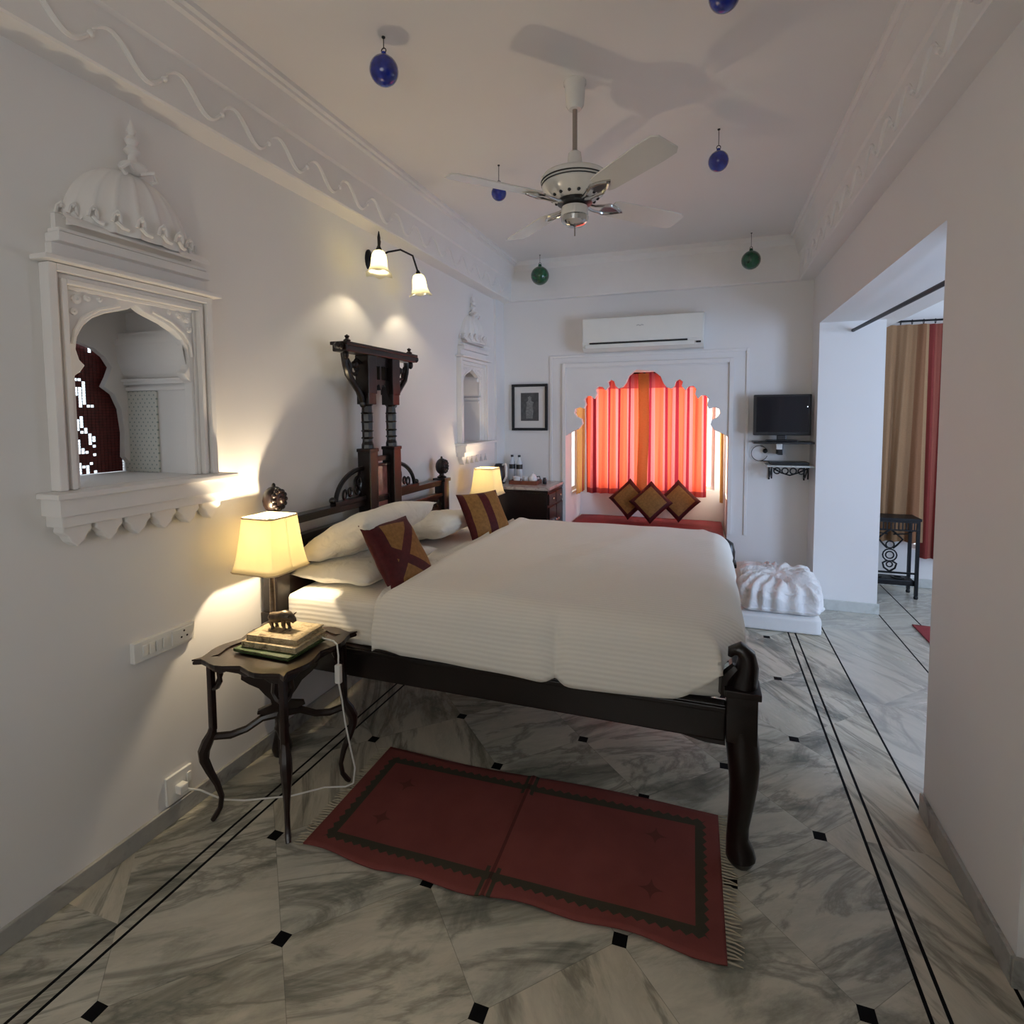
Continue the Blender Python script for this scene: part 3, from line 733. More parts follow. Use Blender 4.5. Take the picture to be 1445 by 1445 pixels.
# duvet: quilt sheet draped over the mattress
def duvet():
    mb = MB(); X0, X1 = -1.30, .14; Y0, Y1 = 1.93, 3.68; ztop = .832; r = .11
    arcl = PI/2*r
    def prof(s, a, b, drop0, drop1):
        # s in 0..1 along drop0 + arc + flat + arc + drop1 ; returns (pos, dz, side)
        flat = (b-a)-2*r; tot = drop0+arcl+flat+arcl+drop1; q = s*tot
        if q < drop0: return a, -(r+drop0-q), -1
        q -= drop0
        if q < arcl: t = q/r; return a+r-r*math.cos(t), -(r-r*math.sin(t)), -1
        q -= arcl
        if q < flat: return a+r+q, 0, 0
        q -= flat
        if q < arcl: t = q/r; return b-r+r*math.sin(t), -(r-r*math.cos(t)), 1
        q -= arcl; return b, -(r+q), 1
    nu, nv = 110, 110
    def fn(u, v):
        # gentle scallop at the lower near hem
        y, dzy, sy = prof(v, Y0, Y1, .14, .08)
        x, dzx, sx = prof(u, X0, X1, .0, .11)
        if u < .03: dzx = -.055*(1-u/.03)**.5-.0; 
        dz = min(dzy, dzx) if (dzy < 0 and dzx < 0) else dzy+dzx
        z = ztop+dz
        flare = max(0, -dzy-r)
        if sy < 0:
            y -= .02*math.sin(min(1, flare/.1)*PI/2)+.010*noise.noise(Vector((x*4.5, 1.3, z*2)))*(-dzy*8)
            # deep fold around the middle of the near side
            g = math.exp(-((x+.52)/.03)**2); y += g*.022*min(1, -dzy/.1)
            z += .012*math.sin(x*5+1)*min(1, flare/.1) + .018*g*min(1, flare/.1)
        if sy > 0: y += .01*noise.noise(Vector((x*5, 7, z)))
        if sx > 0: x += .012*noise.noise(Vector((3, y*5, z*3)))*(-dzx*8)
        h = noise.noise(Vector((x*2.2, y*2.2, 5)))*.012+noise.noise(Vector((x*6, y*6, 2)))*.004
        # puffiness near the hem, low ridge of a crease
        h += .010*math.exp(-((x-.35*(y-2.8)+.55)/.10)**2)
        edge = max(0, 1-min(abs(y-1.93), abs(3.68-y))/.20)
        if x > -.05: x -= .085*min(1, edge*1.3)**.8*min(1, (x+.05)/.1)
        lift = max(0, (x+.10)/.17)
        if dz < -.10 and lift > 0: z += min(1, lift)**1.5*(-dz-.10)*.75
        if dz > -.06: z += h
        if u < .12: z += .014*math.sin(u/.12*PI)
        return (x, y, z)
    mb.grid(fn, nu, nv); return mb
o = obj('duvet', duvet(), M['linen'], smooth='all', solid=.02); tag(o, 'white striped duvet spread over the carved bed', 'duvet')

# pillows / cushions
def cushion_mb(w, h, t, puff=.5, n=18, pinch=.06, seed=0, wr=.004):
    mb = MB()
    def P(u, v, s):
        a, b = u*2-1, v*2-1
        e = max(0, (1-abs(a)**2.6))*max(0, (1-abs(b)**2.6))
        zz = s*(t/2)*e**puff
        k = 1-pinch*(1-abs(b)**2)*abs(a)**3; k2 = 1-pinch*(1-abs(a)**2)*abs(b)**3
        zz += wr*noise.noise(Vector((a*3+seed, b*3, s)))*min(1, e*4)
        return (a*w/2*k, b*h/2*k2, zz)
    vs = []; fs = []; idx = {}
    for s in (1, -1):
        for j in range(n+1):
            for i in range(n+1):
                if s == -1 and (i in (0, n) or j in (0, n)): idx[s, i, j] = idx[1, i, j]
                else: idx[s, i, j] = len(vs); vs.append(P(i/n, j/n, s))
    for s in (1, -1):
        for j in range(n):
            for i in range(n):
                q = [idx[s, i, j], idx[s, i+1, j], idx[s, i+1, j+1], idx[s, i, j+1]]
                fs.append(q if s == 1 else q[::-1])
    return mb.add(vs, fs)
def place(o, xaxis, yaxis, loc):
    X = Vector(xaxis).normalized(); Y = Vector(yaxis); Y = (Y-X*Y.dot(X)).normalized(); Z = X.cross(Y)
    m = Matrix((X, Y, Z)).transposed().to_4x4(); m.translation = Vector(loc); o.matrix_world = m; return o
def pillow(name, w, h, t, m, loc, xa, ya, label, cat, group=None, **kw):
    o = obj(name, cushion_mb(w, h, t, **kw), m, smooth='all'); place(o, xa, ya, loc); tag(o, label, cat, group); return o
pg = 'cream bed pillows at the headboard'
pillow('pillow', .44, .66, .12, M['pillow'], (-1.62, 2.36, .828), (1, 0, 0), (0, 1, 0), 'flat cream pillow at the bottom of the near pillow stack', 'pillow', pg, puff=.45, seed=1, wr=.012)
pillow('pillow', .46, .66, .17, M['pillow'], (-1.615, 2.37, .99), (.90, .0, .42), (.02, 1, 0), 'plump cream pillow propped on top of the near pillow stack', 'pillow', pg, puff=.45, seed=2, wr=.015)
bpy.context.view_layer.update()
pillow('pillow', .40, .62, .14, M['pillow'], (-1.64, 3.14, .868), (1, 0, .10), (0, 1, 0), 'cream pillow lying alone at the far side of the bed', 'pillow', pg, puff=.45, seed=5, wr=.012)
# near square cushion with crossed bands: leaning back against the stack
def lean(name, B, R, Lp, size, t, m, label, group):
    B, R, Lp = Vector(B), Vector(R), Vector(Lp)
    c = (R+Lp)/2
    o = obj(name, cushion_mb(size, size, t, puff=.55, pinch=.05), m, smooth='all'); place(o, R-B, Lp-B, c); tag(o, label, 'cushion', group); return o
lean('throw_cushion', (-1.285, 2.01, .80), (-1.238, 2.34, .79), (-1.462, 2.06, 1.075), .335, .10, M['cross'], 'ochre cushion crossed by maroon bands, leaning on the near pillows', 'silk cushions on the bed')
lean('throw_cushion', (-1.37, 3.06, .80), (-1.20, 3.38, .80), (-1.50, 3.12, 1.035), .335, .10, M['stripe'], 'ochre cushion with parallel maroon stripes, near the far bed pillow', 'silk cushions on the bed')

# ------------------------------------------------------------------ bedside tables
def bedside(cx, cy, label):
    t = thing('bedside_table', label, 'table', (cx, cy, 0), 'carved bedside tables with scalloped tops')
    m = M['wood2']; zt = .65; h = .215
    # wavy-edged top with raised rim
    def edge(k):
        pts = []
        n = 14
        for s in range(4):
            for i in range(n):
                u = i/n*2-1
                d = h*k*(1-.085*math.cos(u*PI*1.0)**2*1.0+.05*abs(math.sin(u*PI*1.5))*(abs(u) < .66))
                if abs(u) > .9: d = h*k
                p = (u*h*k, -d); a = s*PI/2
                pts.append((cx+p[0]*math.cos(a)-p[1]*math.sin(a), cy+p[0]*math.sin(a)+p[1]*math.cos(a)))
        return pts
    tp = MB().prism(edge(1.0), zt-.022, zt-.006, 'xy'); o = obj('tabletop', tp, m, t, bevel=.004)
    e1, e2 = edge(1.0), edge(.80); rim = MB(); n = len(e1); vs = []; fs = []
    for a, b in zip(e1, e2): vs += [(a[0], a[1], zt-.006), (a[0], a[1], zt), (b[0], b[1], zt), (b[0], b[1], zt-.006)]
    for i in range(n):
        j = (i+1) % n
        for k in range(3): fs.append([4*i+k, 4*i+k+1, 4*j+k+1, 4*j+k])
    rim.add(vs, fs); obj('rim', rim, m, o)
    ap = MB(); q = .17
    prof = [(-q, .628), (q, .628), (q, .598), (q-.05, .592), (q-.08, .605), (.03, .606), (0, .598), (-.03, .606), (-q+.08, .605), (-q+.05, .592), (-q, .598)]
    for s in (-1, 1):
        ap.prism([(cx+a, z) for a, z in prof], cy+s*q-.008, cy+s*q+.008, 'xz'); ap.prism([(cy+a*.97, z) for a, z in prof], cx+s*q-.008, cx+s*q+.008, 'yz')
    obj('carved_apron', ap, m, t, bevel=.003)
    sp = MB()   # vase-shaped crossed boards under the middle
    vp_ = [(.0, .63), (.150, .63), (.158, .60), (.140, .57), (.142, .54), (.115, .515), (.080, .49), (.060, .46), (.040, .435), (.036, .415), (.085, .402), (.090, .386), (.04, .372), (0, .372)]
    vz = vp_+[(-a, z) for a, z in reversed(vp_[1:-1])]
    for ang in (PI/4, -PI/4):
        ca, sa = math.cos(ang), math.sin(ang); n_ = len(vz); vs = []
        for off in (-.009, .009): vs += [(cx+a*ca-off*sa, cy+a*sa+off*ca, z) for a, z in vz]
        sp.add(vs, [list(range(n_))[::-1], list(range(n_, 2*n_))]+[[i, (i+1) % n_, n_+(i+1) % n_, n_+i] for i in range(n_)])
    obj('central_splat', sp, m, t, bevel=.002)
    for sx in (-1, 1):
        for sy in (-1, 1):
            l = MB(); X, Y = cx+sx*.172, cy+sy*.172
            l.box(X-.011, X+.011, Y-.011, Y+.011, .36, .63, .003)
            path = [(0, .375, .013), (.003, .35, .017), (.014, .32, .021), (.024, .285, .021), (.024, .25, .018), (.012, .20, .015), (-.004, .145, .012), (-.014, .09, .010), (-.010, .045, .010), (.002, .016, .011), (.010, .002, .009)]
            l.tube([(X+sx*a, Y+sy*a, z) for a, z, _ in path], [p[2] for p in path], 8)
            obj('leg', l, m, t, smooth=True)
            b = MB()
            b.tube([(X-sx*.008, Y, .525), (X-sx*.03, Y, .535), (X-sx*.046, Y, .56), (X-sx*.04, Y, .598)], .009, 6); b.tube([(X, Y-sy*.008, .525), (X, Y-sy*.03, .535), (X, Y-sy*.046, .56), (X, Y-sy*.04, .598)], .009, 6)
            obj('corner_bracket', b, m, t, smooth=True)
    st = MB()   # arched cross stretcher with turned drop
    for sx in (-1, 1):
        for sy in (-1, 1):
            st.tube([(cx+sx*.172, cy+sy*.172, .335), (cx+sx*.13, cy+sy*.13, .325), (cx+sx*.09, cy+sy*.09, .335), (cx+sx*.05, cy+sy*.05, .365), (cx, cy, .37)], [.014, .015, .014, .015, .02], 8)
    st.lathe([(0, .25), (.012, .26), (.02, .29), (.03, .31), (.022, .33), (.03, .36), (.02, .371)], (cx, cy, 0), 12)
    obj('cross_stretcher', st, m, t, smooth=True)
    return t
bedside(-1.612, 1.72, 'carved dark wood table with a scalloped top at the near side of the bed')
bedside(-1.66, 4.10, 'carved dark wood table under the lamp beyond the bed')

def table_lamp(cx, cy, zt, z0, z1, hb, ht, label, corded):
    t = thing('table_lamp', label, 'lamp', (cx, cy, zt), 'lit bedside lamps with cream shades')
    b = MB(); b.lathe([(.05, zt), (.055, zt+.01), (.05, zt+.018), (.02, zt+.028), (.014, zt+.05), (.018, zt+.06), (.012, zt+.07), (.010, z0-.02), (.016, z0-.012), (.016, z0-.004), (.008, z0+.01), (.008, z0+.05), (.012, z0+.055), (.012, z0+.085)], (cx, cy, 0), 16)
    obj('base', b, M['bronze'], t, smooth=True)
    obj('collar', MB().lathe([(.013, z0-.03), (.015, z0-.026), (.015, z0-.012), (.013, z0-.008)], (cx, cy, 0), 14), M['chrome'], t, smooth=True)
    n = 48
    def ringpt(i, k, f):   # square with clipped corners
        a = 2*PI*i/n; c, s_ = math.cos(a), math.sin(a)
        m_ = max(abs(c), abs(s_)); r = min(1/m_, 1.30)
        return r*c*k, r*s_*k
    def fn(u, v):
        k = hb+(ht-hb)*(v**.62); x, y = ringpt(u*n, k, 0); f = 1+.006*math.cos(u*n*2*PI/1.5)
        return (cx+x*f, cy+y*f, z0+(z1-z0)*v)
    sh = MB().grid(fn, n, 10); s = obj('lamp_shade', sh, M['shade'], t, smooth=True, solid=.0015)
    for z, k in ((z0, hb), (z1, ht)): obj('shade_trim', MB().tube([(cx+ringpt(i, k, 0)[0], cy+ringpt(i, k, 0)[1], z) for i in range(n+1)], .0035, 6), M['shadetrim'], s)
    sp = MB()
    for a in (0, PI/2): sp.tube([(cx-ht*.98*math.cos(a), cy-ht*.98*math.sin(a), z1-.01), (cx+ht*.98*math.cos(a), cy+ht*.98*math.sin(a), z1-.01)], .0015, 5)
    obj('shade_spider', sp, M['chrome'], s)
    bl = MB().lathe([(.013, z0+.08), (.014, z0+.11), (.022, z0+.135), (.027, z0+.155), (.024, z0+.18), (.012, z0+.197), (0, z0+.2)], (cx, cy, 0), 14)
    obj('bulb', bl, M['bulb'], t, smooth=True)
    if corded:
        c = MB(); pts = [(cx, cy, zt+.012), (-1.62, 1.84, .668), (-1.54, 1.83, .664), (-1.46, 1.80, .664), (-1.405, 1.79, .664), (-1.385, 1.785, .655), (-1.378, 1.782, .61), (-1.378, 1.78, .57)]
        c.tube(pts, .0035, 6)
        c.tube([(-1.378, 1.78, .50), (-1.380, 1.80, .42), (-1.384, 1.82, .32), (-1.376, 1.84, .20), (-1.37, 1.86, .10), (-1.38, 1.86, .03), (-1.42, 1.86, .006), (-1.50, 1.83, .005), (-1.60, 1.74, .005), (-1.68, 1.70, .005), (-1.76, 1.66, .005), (-1.83, 1.62, .02), (-1.88, 1.56, .09), (-1.915, 1.515, .12)], .0035, 6)
        cc = obj('cord', c, M['white_plastic'], t, smooth=True)
        obj('inline_switch', MB().box(-1.390, -1.366, 1.770, 1.790, .50, .575, .004), M['white_plastic'], cc)
        obj('plug', MB().box(-1.936, -1.90, 1.495, 1.53, .105, .14, .006), M['white_plastic'], cc)
    return t
table_lamp(-1.765, 1.852, .65, .915, 1.14, .118, .083, 'lit cream lamp with a square flared shade on the near bedside table', True)
table_lamp(-1.69, 4.12, .65, .925, 1.135, .120, .085, 'lit cream lamp beyond the bed, partly hidden by the striped cushion', False)

# books and bronze animal on the near table
def book(x, y, z, w, d, h, rot, cover, label):
    t = thing('book', label, 'book', (x, y, z), 'books stacked on the bedside table')
    c = MB(); c.box(-w/2, w/2, -d/2, d/2, 0, .004, .001); c.box(-w/2, w/2, -d/2, d/2, h-.004, h, .001); c.box(-w/2, -w/2+.005, -d/2, d/2, .003, h-.003)
    obj('cover', c, cover, t, local=True); obj('pages', MB().box(-w/2+.005, w/2-.006, -d/2+.005, d/2-.005, .004, h-.004), M['parchment'], t, local=True)
    t.rotation_euler = (0, 0, rot); return t
book(-1.60, 1.715, .6505, .27, .21, .012, -.02, M['greencover'], 'thin green book at the bottom of the stack on the bedside table')
book(-1.595, 1.735, .663, .255, .19, .022, .03, M['parchment'], 'mottled parchment book in the middle of the stack')
book(-1.600, 1.745, .6855, .235, .17, .020, .06, M['parchment'], 'mottled parchment book under the small bronze animal')
an = MB(); ax, ay, az = -1.62, 1.745, .7060
# stocky humped beast, head lowered to the right (+x)
body = [(-.052, .040, .010), (-.045, .045, .019), (-.02, .046, .022), (.0, .049, .022), (.018, .054, .023), (.032, .052, .020), (.043, .046, .016), (.053, .038, .012), (.058, .030, .008)]
an.tube([(ax+a, ay+a*.15, az+z) for a, z, _ in body], [b[2] for b in body], 12, flat=1.05)
for a, s in ((-.038, -1), (-.038, 1), (.022, -1), (.026, 1)):
    an.tube([(ax+a, ay+s*.011, az+.042), (ax+a-.003, ay+s*.012, az+.022), (ax+a+.001, ay+s*.012, az+.010), (ax+a+.003, ay+s*.012, az+.0005)], [.011, .0085, .006, .008], 8)
an.tube([(ax-.056, ay, az+.05), (ax-.062, ay, az+.04), (ax-.058, ay, az+.022)], .003, 5)
for s in (-1, 1): an.tube([(ax+.045, ay+s*.012, az+.055), (ax+.050, ay+s*.022, az+.062), (ax+.058, ay+s*.02, az+.068)], [.004, .003, .001], 6)
o = obj('animal_figurine', an, M['bronze'], smooth=True); tag(o, 'small bronze bull figurine standing on the stacked books', 'figurine')

# ------------------------------------------------------------------ rug
def rug(cx, cy, hx, hy, rot, label, fr):
    t = thing('rug', label, 'rug', (cx, cy, 0))
    def fn(u, v):
        a, b = u*2-1, v*2-1; x, y = a*hx, b*hy
        z = .007+.010*math.exp(-((x+.02)/.012)**2)*(.6+.4*math.sin(b*3)) + .006*max(0, -b-.55)*abs(math.sin(x*9+.6))*2
        y += .010*math.sin(x*5.5)*abs(b)+ .006*math.sin(x*17)*(b < -.8)
        return (x, y, z)
    obj('pile', MB().grid(fn, 140, 30), M['rug'], t, smooth='all', solid=.006, local=True)
    if fr:
        for s in (-1, 1):
            f = MB()
            for i in range(46):
                y = -hy+.006+i*(2*hy-.012)/45; l = .04+.012*rnd.random()
                f.tube([(s*hx, y, .007), (s*(hx+l*.5), y+rnd.uniform(-.004, .004), .006), (s*(hx+l), y+rnd.uniform(-.008, .008), .003)], [.0035, .003, .0015], 4)
            obj('fringe', f, M['fringe'], t, local=True)
    t.rotation_euler = (0, 0, rot); return t
rug(-.655, 1.862, .725, .305, .024, 'red cotton rug with a green toothed border beside the bed', True)
t = rug(2.0, 4.06, .55, .62, 0, 'red rug on the pale floor beyond the wide opening', False)
t.children[0].data.materials[0] = pmat('plain_dark_red_rug', (.25, .03, .035), .9, 0, .1, 20)

# ------------------------------------------------------------------ wall fittings
t = thing('switch_panel', 'long white switch panel on the left wall above the bedside table', 'switch panel', (XL, 1.477, .68))
obj('back_box', MB().box(XL, XL+.022, 1.355, 1.60, .683, .757, .003), M['white_plastic'], t)
for i in range(4): obj('switch', MB().box(XL+.022, XL+.027, 1.385+i*.026, 1.405+i*.026, .70, .74, .002), M['white_plastic'], t)
s_ = obj('socket_face', MB().box(XL+.022, XL+.026, 1.50, 1.59, .693, .748, .002), M['white_plastic'], t)
hh = MB()
for dy, dz in ((0, .014), (-.012, -.008), (.012, -.008)): hh.lathe([(0, XL+.0262), (.004, XL+.0262), (.004, XL+.0268), (0, XL+.0268)], (0, 1.55+dy, .722+dz), 8, 'x')
obj('socket_hole', hh, M['black'], s_)
t = thing('wall_socket', 'white plug socket just above the skirting behind the bedside table', 'socket', (XL, 1.51, .07))
obj('face_plate', MB().box(XL, XL+.012, 1.46, 1.57, .075, .185, .003), M['white_plastic'], t)
obj('rocker', MB().box(XL+.012, XL+.017, 1.545, 1.562, .12, .16, .001), M['white_plastic'], t)
t = thing('wall_socket', 'white plug socket at the right edge of the photo, low on the wall', 'socket', (.9, 1.77, .18))
obj('face_plate', MB().box(.835, .95, 1.735, 1.77, .165, .285, .003), M['white_plastic'], t)
obj('rocker', MB().box(.86, .89, 1.729, 1.735, .21, .25, .001), M['white_plastic'], t)

# sconce
sx_, sy_, sz_ = XL, 2.885, 2.50
t = thing('wall_sconce', 'twin-arm wall sconce with two lit frosted bell shades above the bed', 'wall lamp', (sx_, sy_, sz_))
b = MB(); b.lathe([(.0, sx_), (.045, sx_), (.045, sx_+.008), (.03, sx_+.016), (.012, sx_+.022), (.010, sx_+.04), (0, sx_+.045)], (0, sy_, sz_), 18, 'x', sx=.8, sy=1.35)
obj('back_plate', b, M['iron'], t, smooth=True)
XS = -1.735
bulbs = []
def arm(pts, tip, tilt):
    a = MB(); a.tube(pts, .006, 8); o = obj('arm', a, M['iron'], t, smooth=True)
    g = MB(); d = Vector(tilt).normalized(); p = Vector(tip)
    q = d.to_track_quat('Z', 'Y')
    prof = [(.014, 0), (.030, .008), (.039, .028), (.042, .058), (.046, .09), (.056, .112), (.074, .130)]
    n = 24
    vs = []; fs = []
    for j, (r, z) in enumerate(prof):
        for i in range(n):
            a_ = 2*PI*i/n; rr = r*(1+(.09*math.cos(6*a_))*max(0, (j-4)/2)); zz = z+(.006*math.cos(6*a_) if j == 6 else 0)
            vs.append(p+q @ Vector((rr*math.cos(a_), rr*math.sin(a_), zz)))
    for j in range(len(prof)-1):
        for i in range(n): fs.append([j*n+i, j*n+(i+1) % n, (j+1)*n+(i+1) % n, (j+1)*n+i])
    gs = obj('glass_shade', g.add(vs, fs), M['frost'], o, smooth='all', solid=.002)
    c = MB(); c.tube([p-d*.022, p-d*.004, p+d*.004], [.008, .016, .014], 10); obj('shade_holder', c, M['iron'], o, smooth=True)
    bc = p+d*.062; obj('bulb', MB().ball(bc, .024, 10, sz=1.4), M['bulb2'], o, smooth=True); bulbs.append((bc, d))
arm([(sx_+.03, sy_, sz_), (XS-.10, sy_-.05, sz_+.06), (XS-.05, sy_-.12, sz_+.07), (XS, sy_-.19, sz_+.03), (XS, sy_-.20, sz_-.005)], (XS, sy_-.20, sz_-.02), (0, -.05, -1))
arm([(sx_+.03, sy_, sz_), (XS-.10, sy_+.05, sz_+.05), (XS-.05, sy_+.11, sz_+.075), (XS, sy_+.17, sz_+.05), (XS, sy_+.225, sz_-.025)], (XS, sy_+.235, sz_-.045), (0, .22, -1))
b = MB(); b.tube([(XS-.0, sy_-.20, sz_-.01), (XS, sy_-.20, sz_+.05), (XS, sy_-.20, sz_+.085)], [.007, .009, .002], 8); obj('spike', b, M['iron'], t, smooth=True)

# ------------------------------------------------------------------ far wall things
# split air conditioner
t = thing('air_conditioner', 'white split air conditioner mounted above the curtained bay window', 'air conditioner', (-.56, YF, 2.14))
b = MB(); prof = [(YF-.001, 2.14), (YF-.001, 2.44), (YF-.13, 2.44), (YF-.17, 2.43), (YF-.185, 2.40), (YF-.19, 2.22), (YF-.175, 2.17), (YF-.13, 2.14)]
b.prism(prof, -1.09, -.035, 'yz'); obj('body', b, M['ac'], t, bevel=.006)
obj('front_panel', MB().box(-1.08, -.045, YF-.197, YF-.19, 2.215, 2.425, .003), M['ac'], t)
v = obj('air_flap', MB().box(-1.06, -.11, YF-.196, YF-.172, 2.160, 2.196, .004), M['ac'], t)
obj('outlet_slot', MB().box(-1.02, -.17, YF-.1925, YF-.176, 2.198, 2.212), M['black'], t)
lg = MB(); lg.tube([(-.60, YF-.1985, 2.345), (-.585, YF-.1985, 2.352), (-.57, YF-.1985, 2.343), (-.555, YF-.1985, 2.351), (-.54, YF-.1985, 2.346)], .0022, 5); obj('badge', lg, M['grey'], t)
obj('status_window', MB().box(-.10, -.06, YF-.1925, YF-.18, 2.175, 2.19, .001), M['black'], t)

# framed picture
t = thing('framed_picture', 'small black framed monochrome portrait left of the bay window', 'picture', (-1.645, YF, 1.41))
px0, px1, pz0, pz1 = -1.832, -1.465, 1.412, 1.866
f = MB()
for a in ((px0, px1, pz0, pz0+.026), (px0, px1, pz1-.026, pz1), (px0, px0+.026, pz0+.026, pz1-.026), (px1-.026, px1, pz0+.026, pz1-.026)): f.box(a[0], a[1], YF-.03, YF, a[2], a[3])
obj('frame', f, M['black'], t, bevel=.003)
mt_ = obj('mount', MB().box(px0+.026, px1-.026, YF-.012, YF-.004, pz0+.026, pz1-.026), M['paper'], t)
ph = obj('photograph', MB().box(px0+.092, px1-.092, YF-.014, YF-.012, pz0+.095, pz1-.085), M['photo'], mt_)
fg = MB(); xc = (px0+px1)/2
fg.prism([(xc-.035, 1.53), (xc-.042, 1.60), (xc-.03, 1.66), (xc-.038, 1.69), (xc-.018, 1.70), (xc-.014, 1.72), (xc-.02, 1.735), (xc, 1.75), (xc+.02, 1.735), (xc+.014, 1.72), (xc+.018, 1.70), (xc+.04, 1.69), (xc+.03, 1.65), (xc+.038, 1.60), (xc+.03, 1.53)], YF-.0152, YF-.014, 'xz')
obj('printed_figure', fg, M['photolight'], ph) if False else obj('printed_figure', fg, M['photolight'], mt_)

# seat pad and cushions
st_ = rbox(BX0+.01, BX1-.025, YF-.12, BY1-.01, .402, .50, .02, .004, 3); o = obj('seat_pad', st_, M['redseat'], smooth='all'); tag(o, 'maroon seat pad filling the bay window ledge', 'seat pad')
o['label'] = 'maroon seat pad on the ledge of the bay window'
cg = 'diamond-set cushions in the bay window'
def dia(x, y, z, lean_, yaw, label):
    o = obj('throw_cushion', cushion_mb(.30, .30, .095, puff=.55, pinch=.05), M['bordered'], smooth='all')
    d = Vector((math.sin(yaw), math.cos(yaw), 0)); side = Vector((math.cos(yaw), -math.sin(yaw), 0)); up = (Vector((0, 0, 1))*math.cos(lean_)+d*math.sin(lean_)).normalized()
    place(o, (side+up), (up-side), (x, y, z)); tag(o, label, 'cushion', cg)
dia(-.735, 5.56, .712, .25, .1, 'left of the three ochre and maroon cushions in the bay window')
dia(-.255, 5.56, .714, .25, -.1, 'right of the three ochre and maroon cushions in the bay window')
dia(-.51, 5.44, .708, .28, 0, 'middle of the three ochre and maroon cushions in the bay window, in front')

# curtains
def curtain(name, axis, t0, u0, u1, z0, z1, folds, depth, m, label, group, seed=0, hemdrop=0, gather=0, rod=True, rodr=.006, ring=False, swing=None, su=0):
    Lw = u1-u0
    t = thing(name, label, 'curtain', ((u0+u1)/2, t0, z0) if axis == 'y' else (t0, (u0+u1)/2, z0), group)
    def fn(u, v):
        a = u*folds*2*PI+seed; zz = z1+(z0-z1)*v
        amp = depth*(.55+.45*v)*(.7+.5*noise.noise(Vector((u*4+seed, v*1.3, 0))))
        off = amp*(math.sin(a+.5*math.sin(v*2+seed))+.35*math.sin(a*2.1+1.2*v))
        uu = u0+Lw*u+ .3*depth*math.sin(a*1.0+1)*v + gather*v*(.5-u)
        if swing: uu += swing(u, v)
        zz += (z0-z0) + hemdrop*.5*math.sin(a*.5)*max(0, v-.9)
        return (uu, t0+off, zz) if axis == 'y' else (t0+off, uu, zz)
    o = obj('curtain_panel', MB().grid(fn, int(folds*16), 24, uv=lambda u, v: (u*Lw*1.25+su, v*(z1-z0))), m, t, smooth='all')
    if rod:
        r = MB(); e = .03
        r.tube([(u0-e, t0, z1+.02), (u1+e, t0, z1+.02)] if axis == 'y' else [(t0, u0-e, z1+.02), (t0, u1+e, z1+.02)], rodr, 8)
        ro = obj('rod', r, M['iron'], t)
        if ring:
            rg = MB(); k = int(folds)+1
            for i in range(k):
                u = u0+Lw*i/(k-1)*.98+.005
                rg.tube([(u, t0+.012*math.cos(a), z1+.012+.02*math.sin(a)) for a in [2*PI*q/10 for q in range(11)]], .003, 5)
            obj('rings', rg, M['iron'], t)
    return t
cg = 'sunlit curtains of the bay window'
YC_ = BY1-.07
cw = curtain('window_curtain', 'y', YC_, BX0+.07, -.61, .735, 1.99, 6, .028, M['curtain_red'], 'red sunlit curtain left of the centre of the bay window', cg, 0, rod=False, su=0)
curtain('window_curtain', 'y', YC_-.012, -.60, -.0, .735, 1.99, 5, .028, M['curtain_red'], 'red sunlit curtain right of the centre of the bay window', cg, 2, rod=False, su=.05)
obj('ochre_edge_strip', MB().grid(lambda u, v: (-.665+.105*u+.012*math.sin(v*5)*v, YC_-.052-.008*math.sin(u*PI), 1.975-1.215*v), 6, 14, uv=lambda u, v: (.02+.05*u, v)), M['curtain_ochre'], cw, smooth='all')
r = MB().tube([(BX0+.002, YC_, 1.985), (BX1-.002, YC_, 1.985)], .006, 8); tag(obj('curtain_rod', r, M['iron']), 'thin rod carrying the red curtains across the bay window', 'curtain rod')
curtain('window_curtain', 'x', BX0+.05, 5.36, 5.74, .76, 1.97, 3, .018, M['curtain_ochre'], 'ochre curtain on the left flank of the bay window', cg, 1, rodr=.005)
curtain('window_curtain', 'x', BX1-.045, 5.24, 5.60, .76, 1.97, 3, .018, M['curtain_ochre'], 'glowing ochre curtain on the right flank of the bay window', cg, 3, rodr=.005, su=.1)

# television on glass shelf, shelf with scrolled brackets
t = thing('television', 'small flat black television in the corner right of the bay window', 'television', (.585, 5.02, 1.345))
obj('housing', MB().box(.368, .800, 4.985, 5.045, 1.385, 1.722, .006), M['black'], t)
obj('screen', MB().box(.388, .780, 4.982, 4.986, 1.412, 1.706), M['screen'], t)
b = MB(); b.box(.55, .62, 5.0, 5.03, 1.345, 1.39, .004); b.box(.47, .70, 4.95, 5.08, 1.335, 1.347, .004); obj('stand', b, M['black'], t)
obj('standby_light', MB().lathe([(0, 4.981), (.004, 4.981), (.004, 4.983), (0, 4.984)], (.77, 0, 1.62), 8, 'y'), M['led'], t)
t = thing('television_shelf', 'thin black shelf under the television', 'shelf', (.585, YF, 1.32))
obj('board', MB().box(.365, .815, 4.90, YF, 1.318, 1.334, .003), M['black'], t)
obj('bracket', MB().box(.56, .60, 5.02, YF, 1.22, 1.318, .003), M['black'], t)
t = thing('set_top_box', 'small white box hanging beneath the television shelf', 'box', (.565, 5.0, 1.26))
obj('case', MB().box(.545, .59, 4.985, 5.018, 1.268, 1.317, .003), M['white_plastic'], t)
c = MB(); c.tube([(.43+.065*math.cos(a), YF-.02, 1.225+.065*math.sin(a)) for a in [PI*.1+1.8*PI*i/20 for i in range(21)]], .003, 5); c.ball((.475, YF-.02, 1.245), .02, 8); c.tube([(.44, YF-.02, 1.16), (.52, YF-.03, 1.158), (.60, YF-.02, 1.16)], .004, 5)
tag(obj('looped_cable', c, M['black'], smooth=True), 'black cable looped on the wall below the television', 'cable')
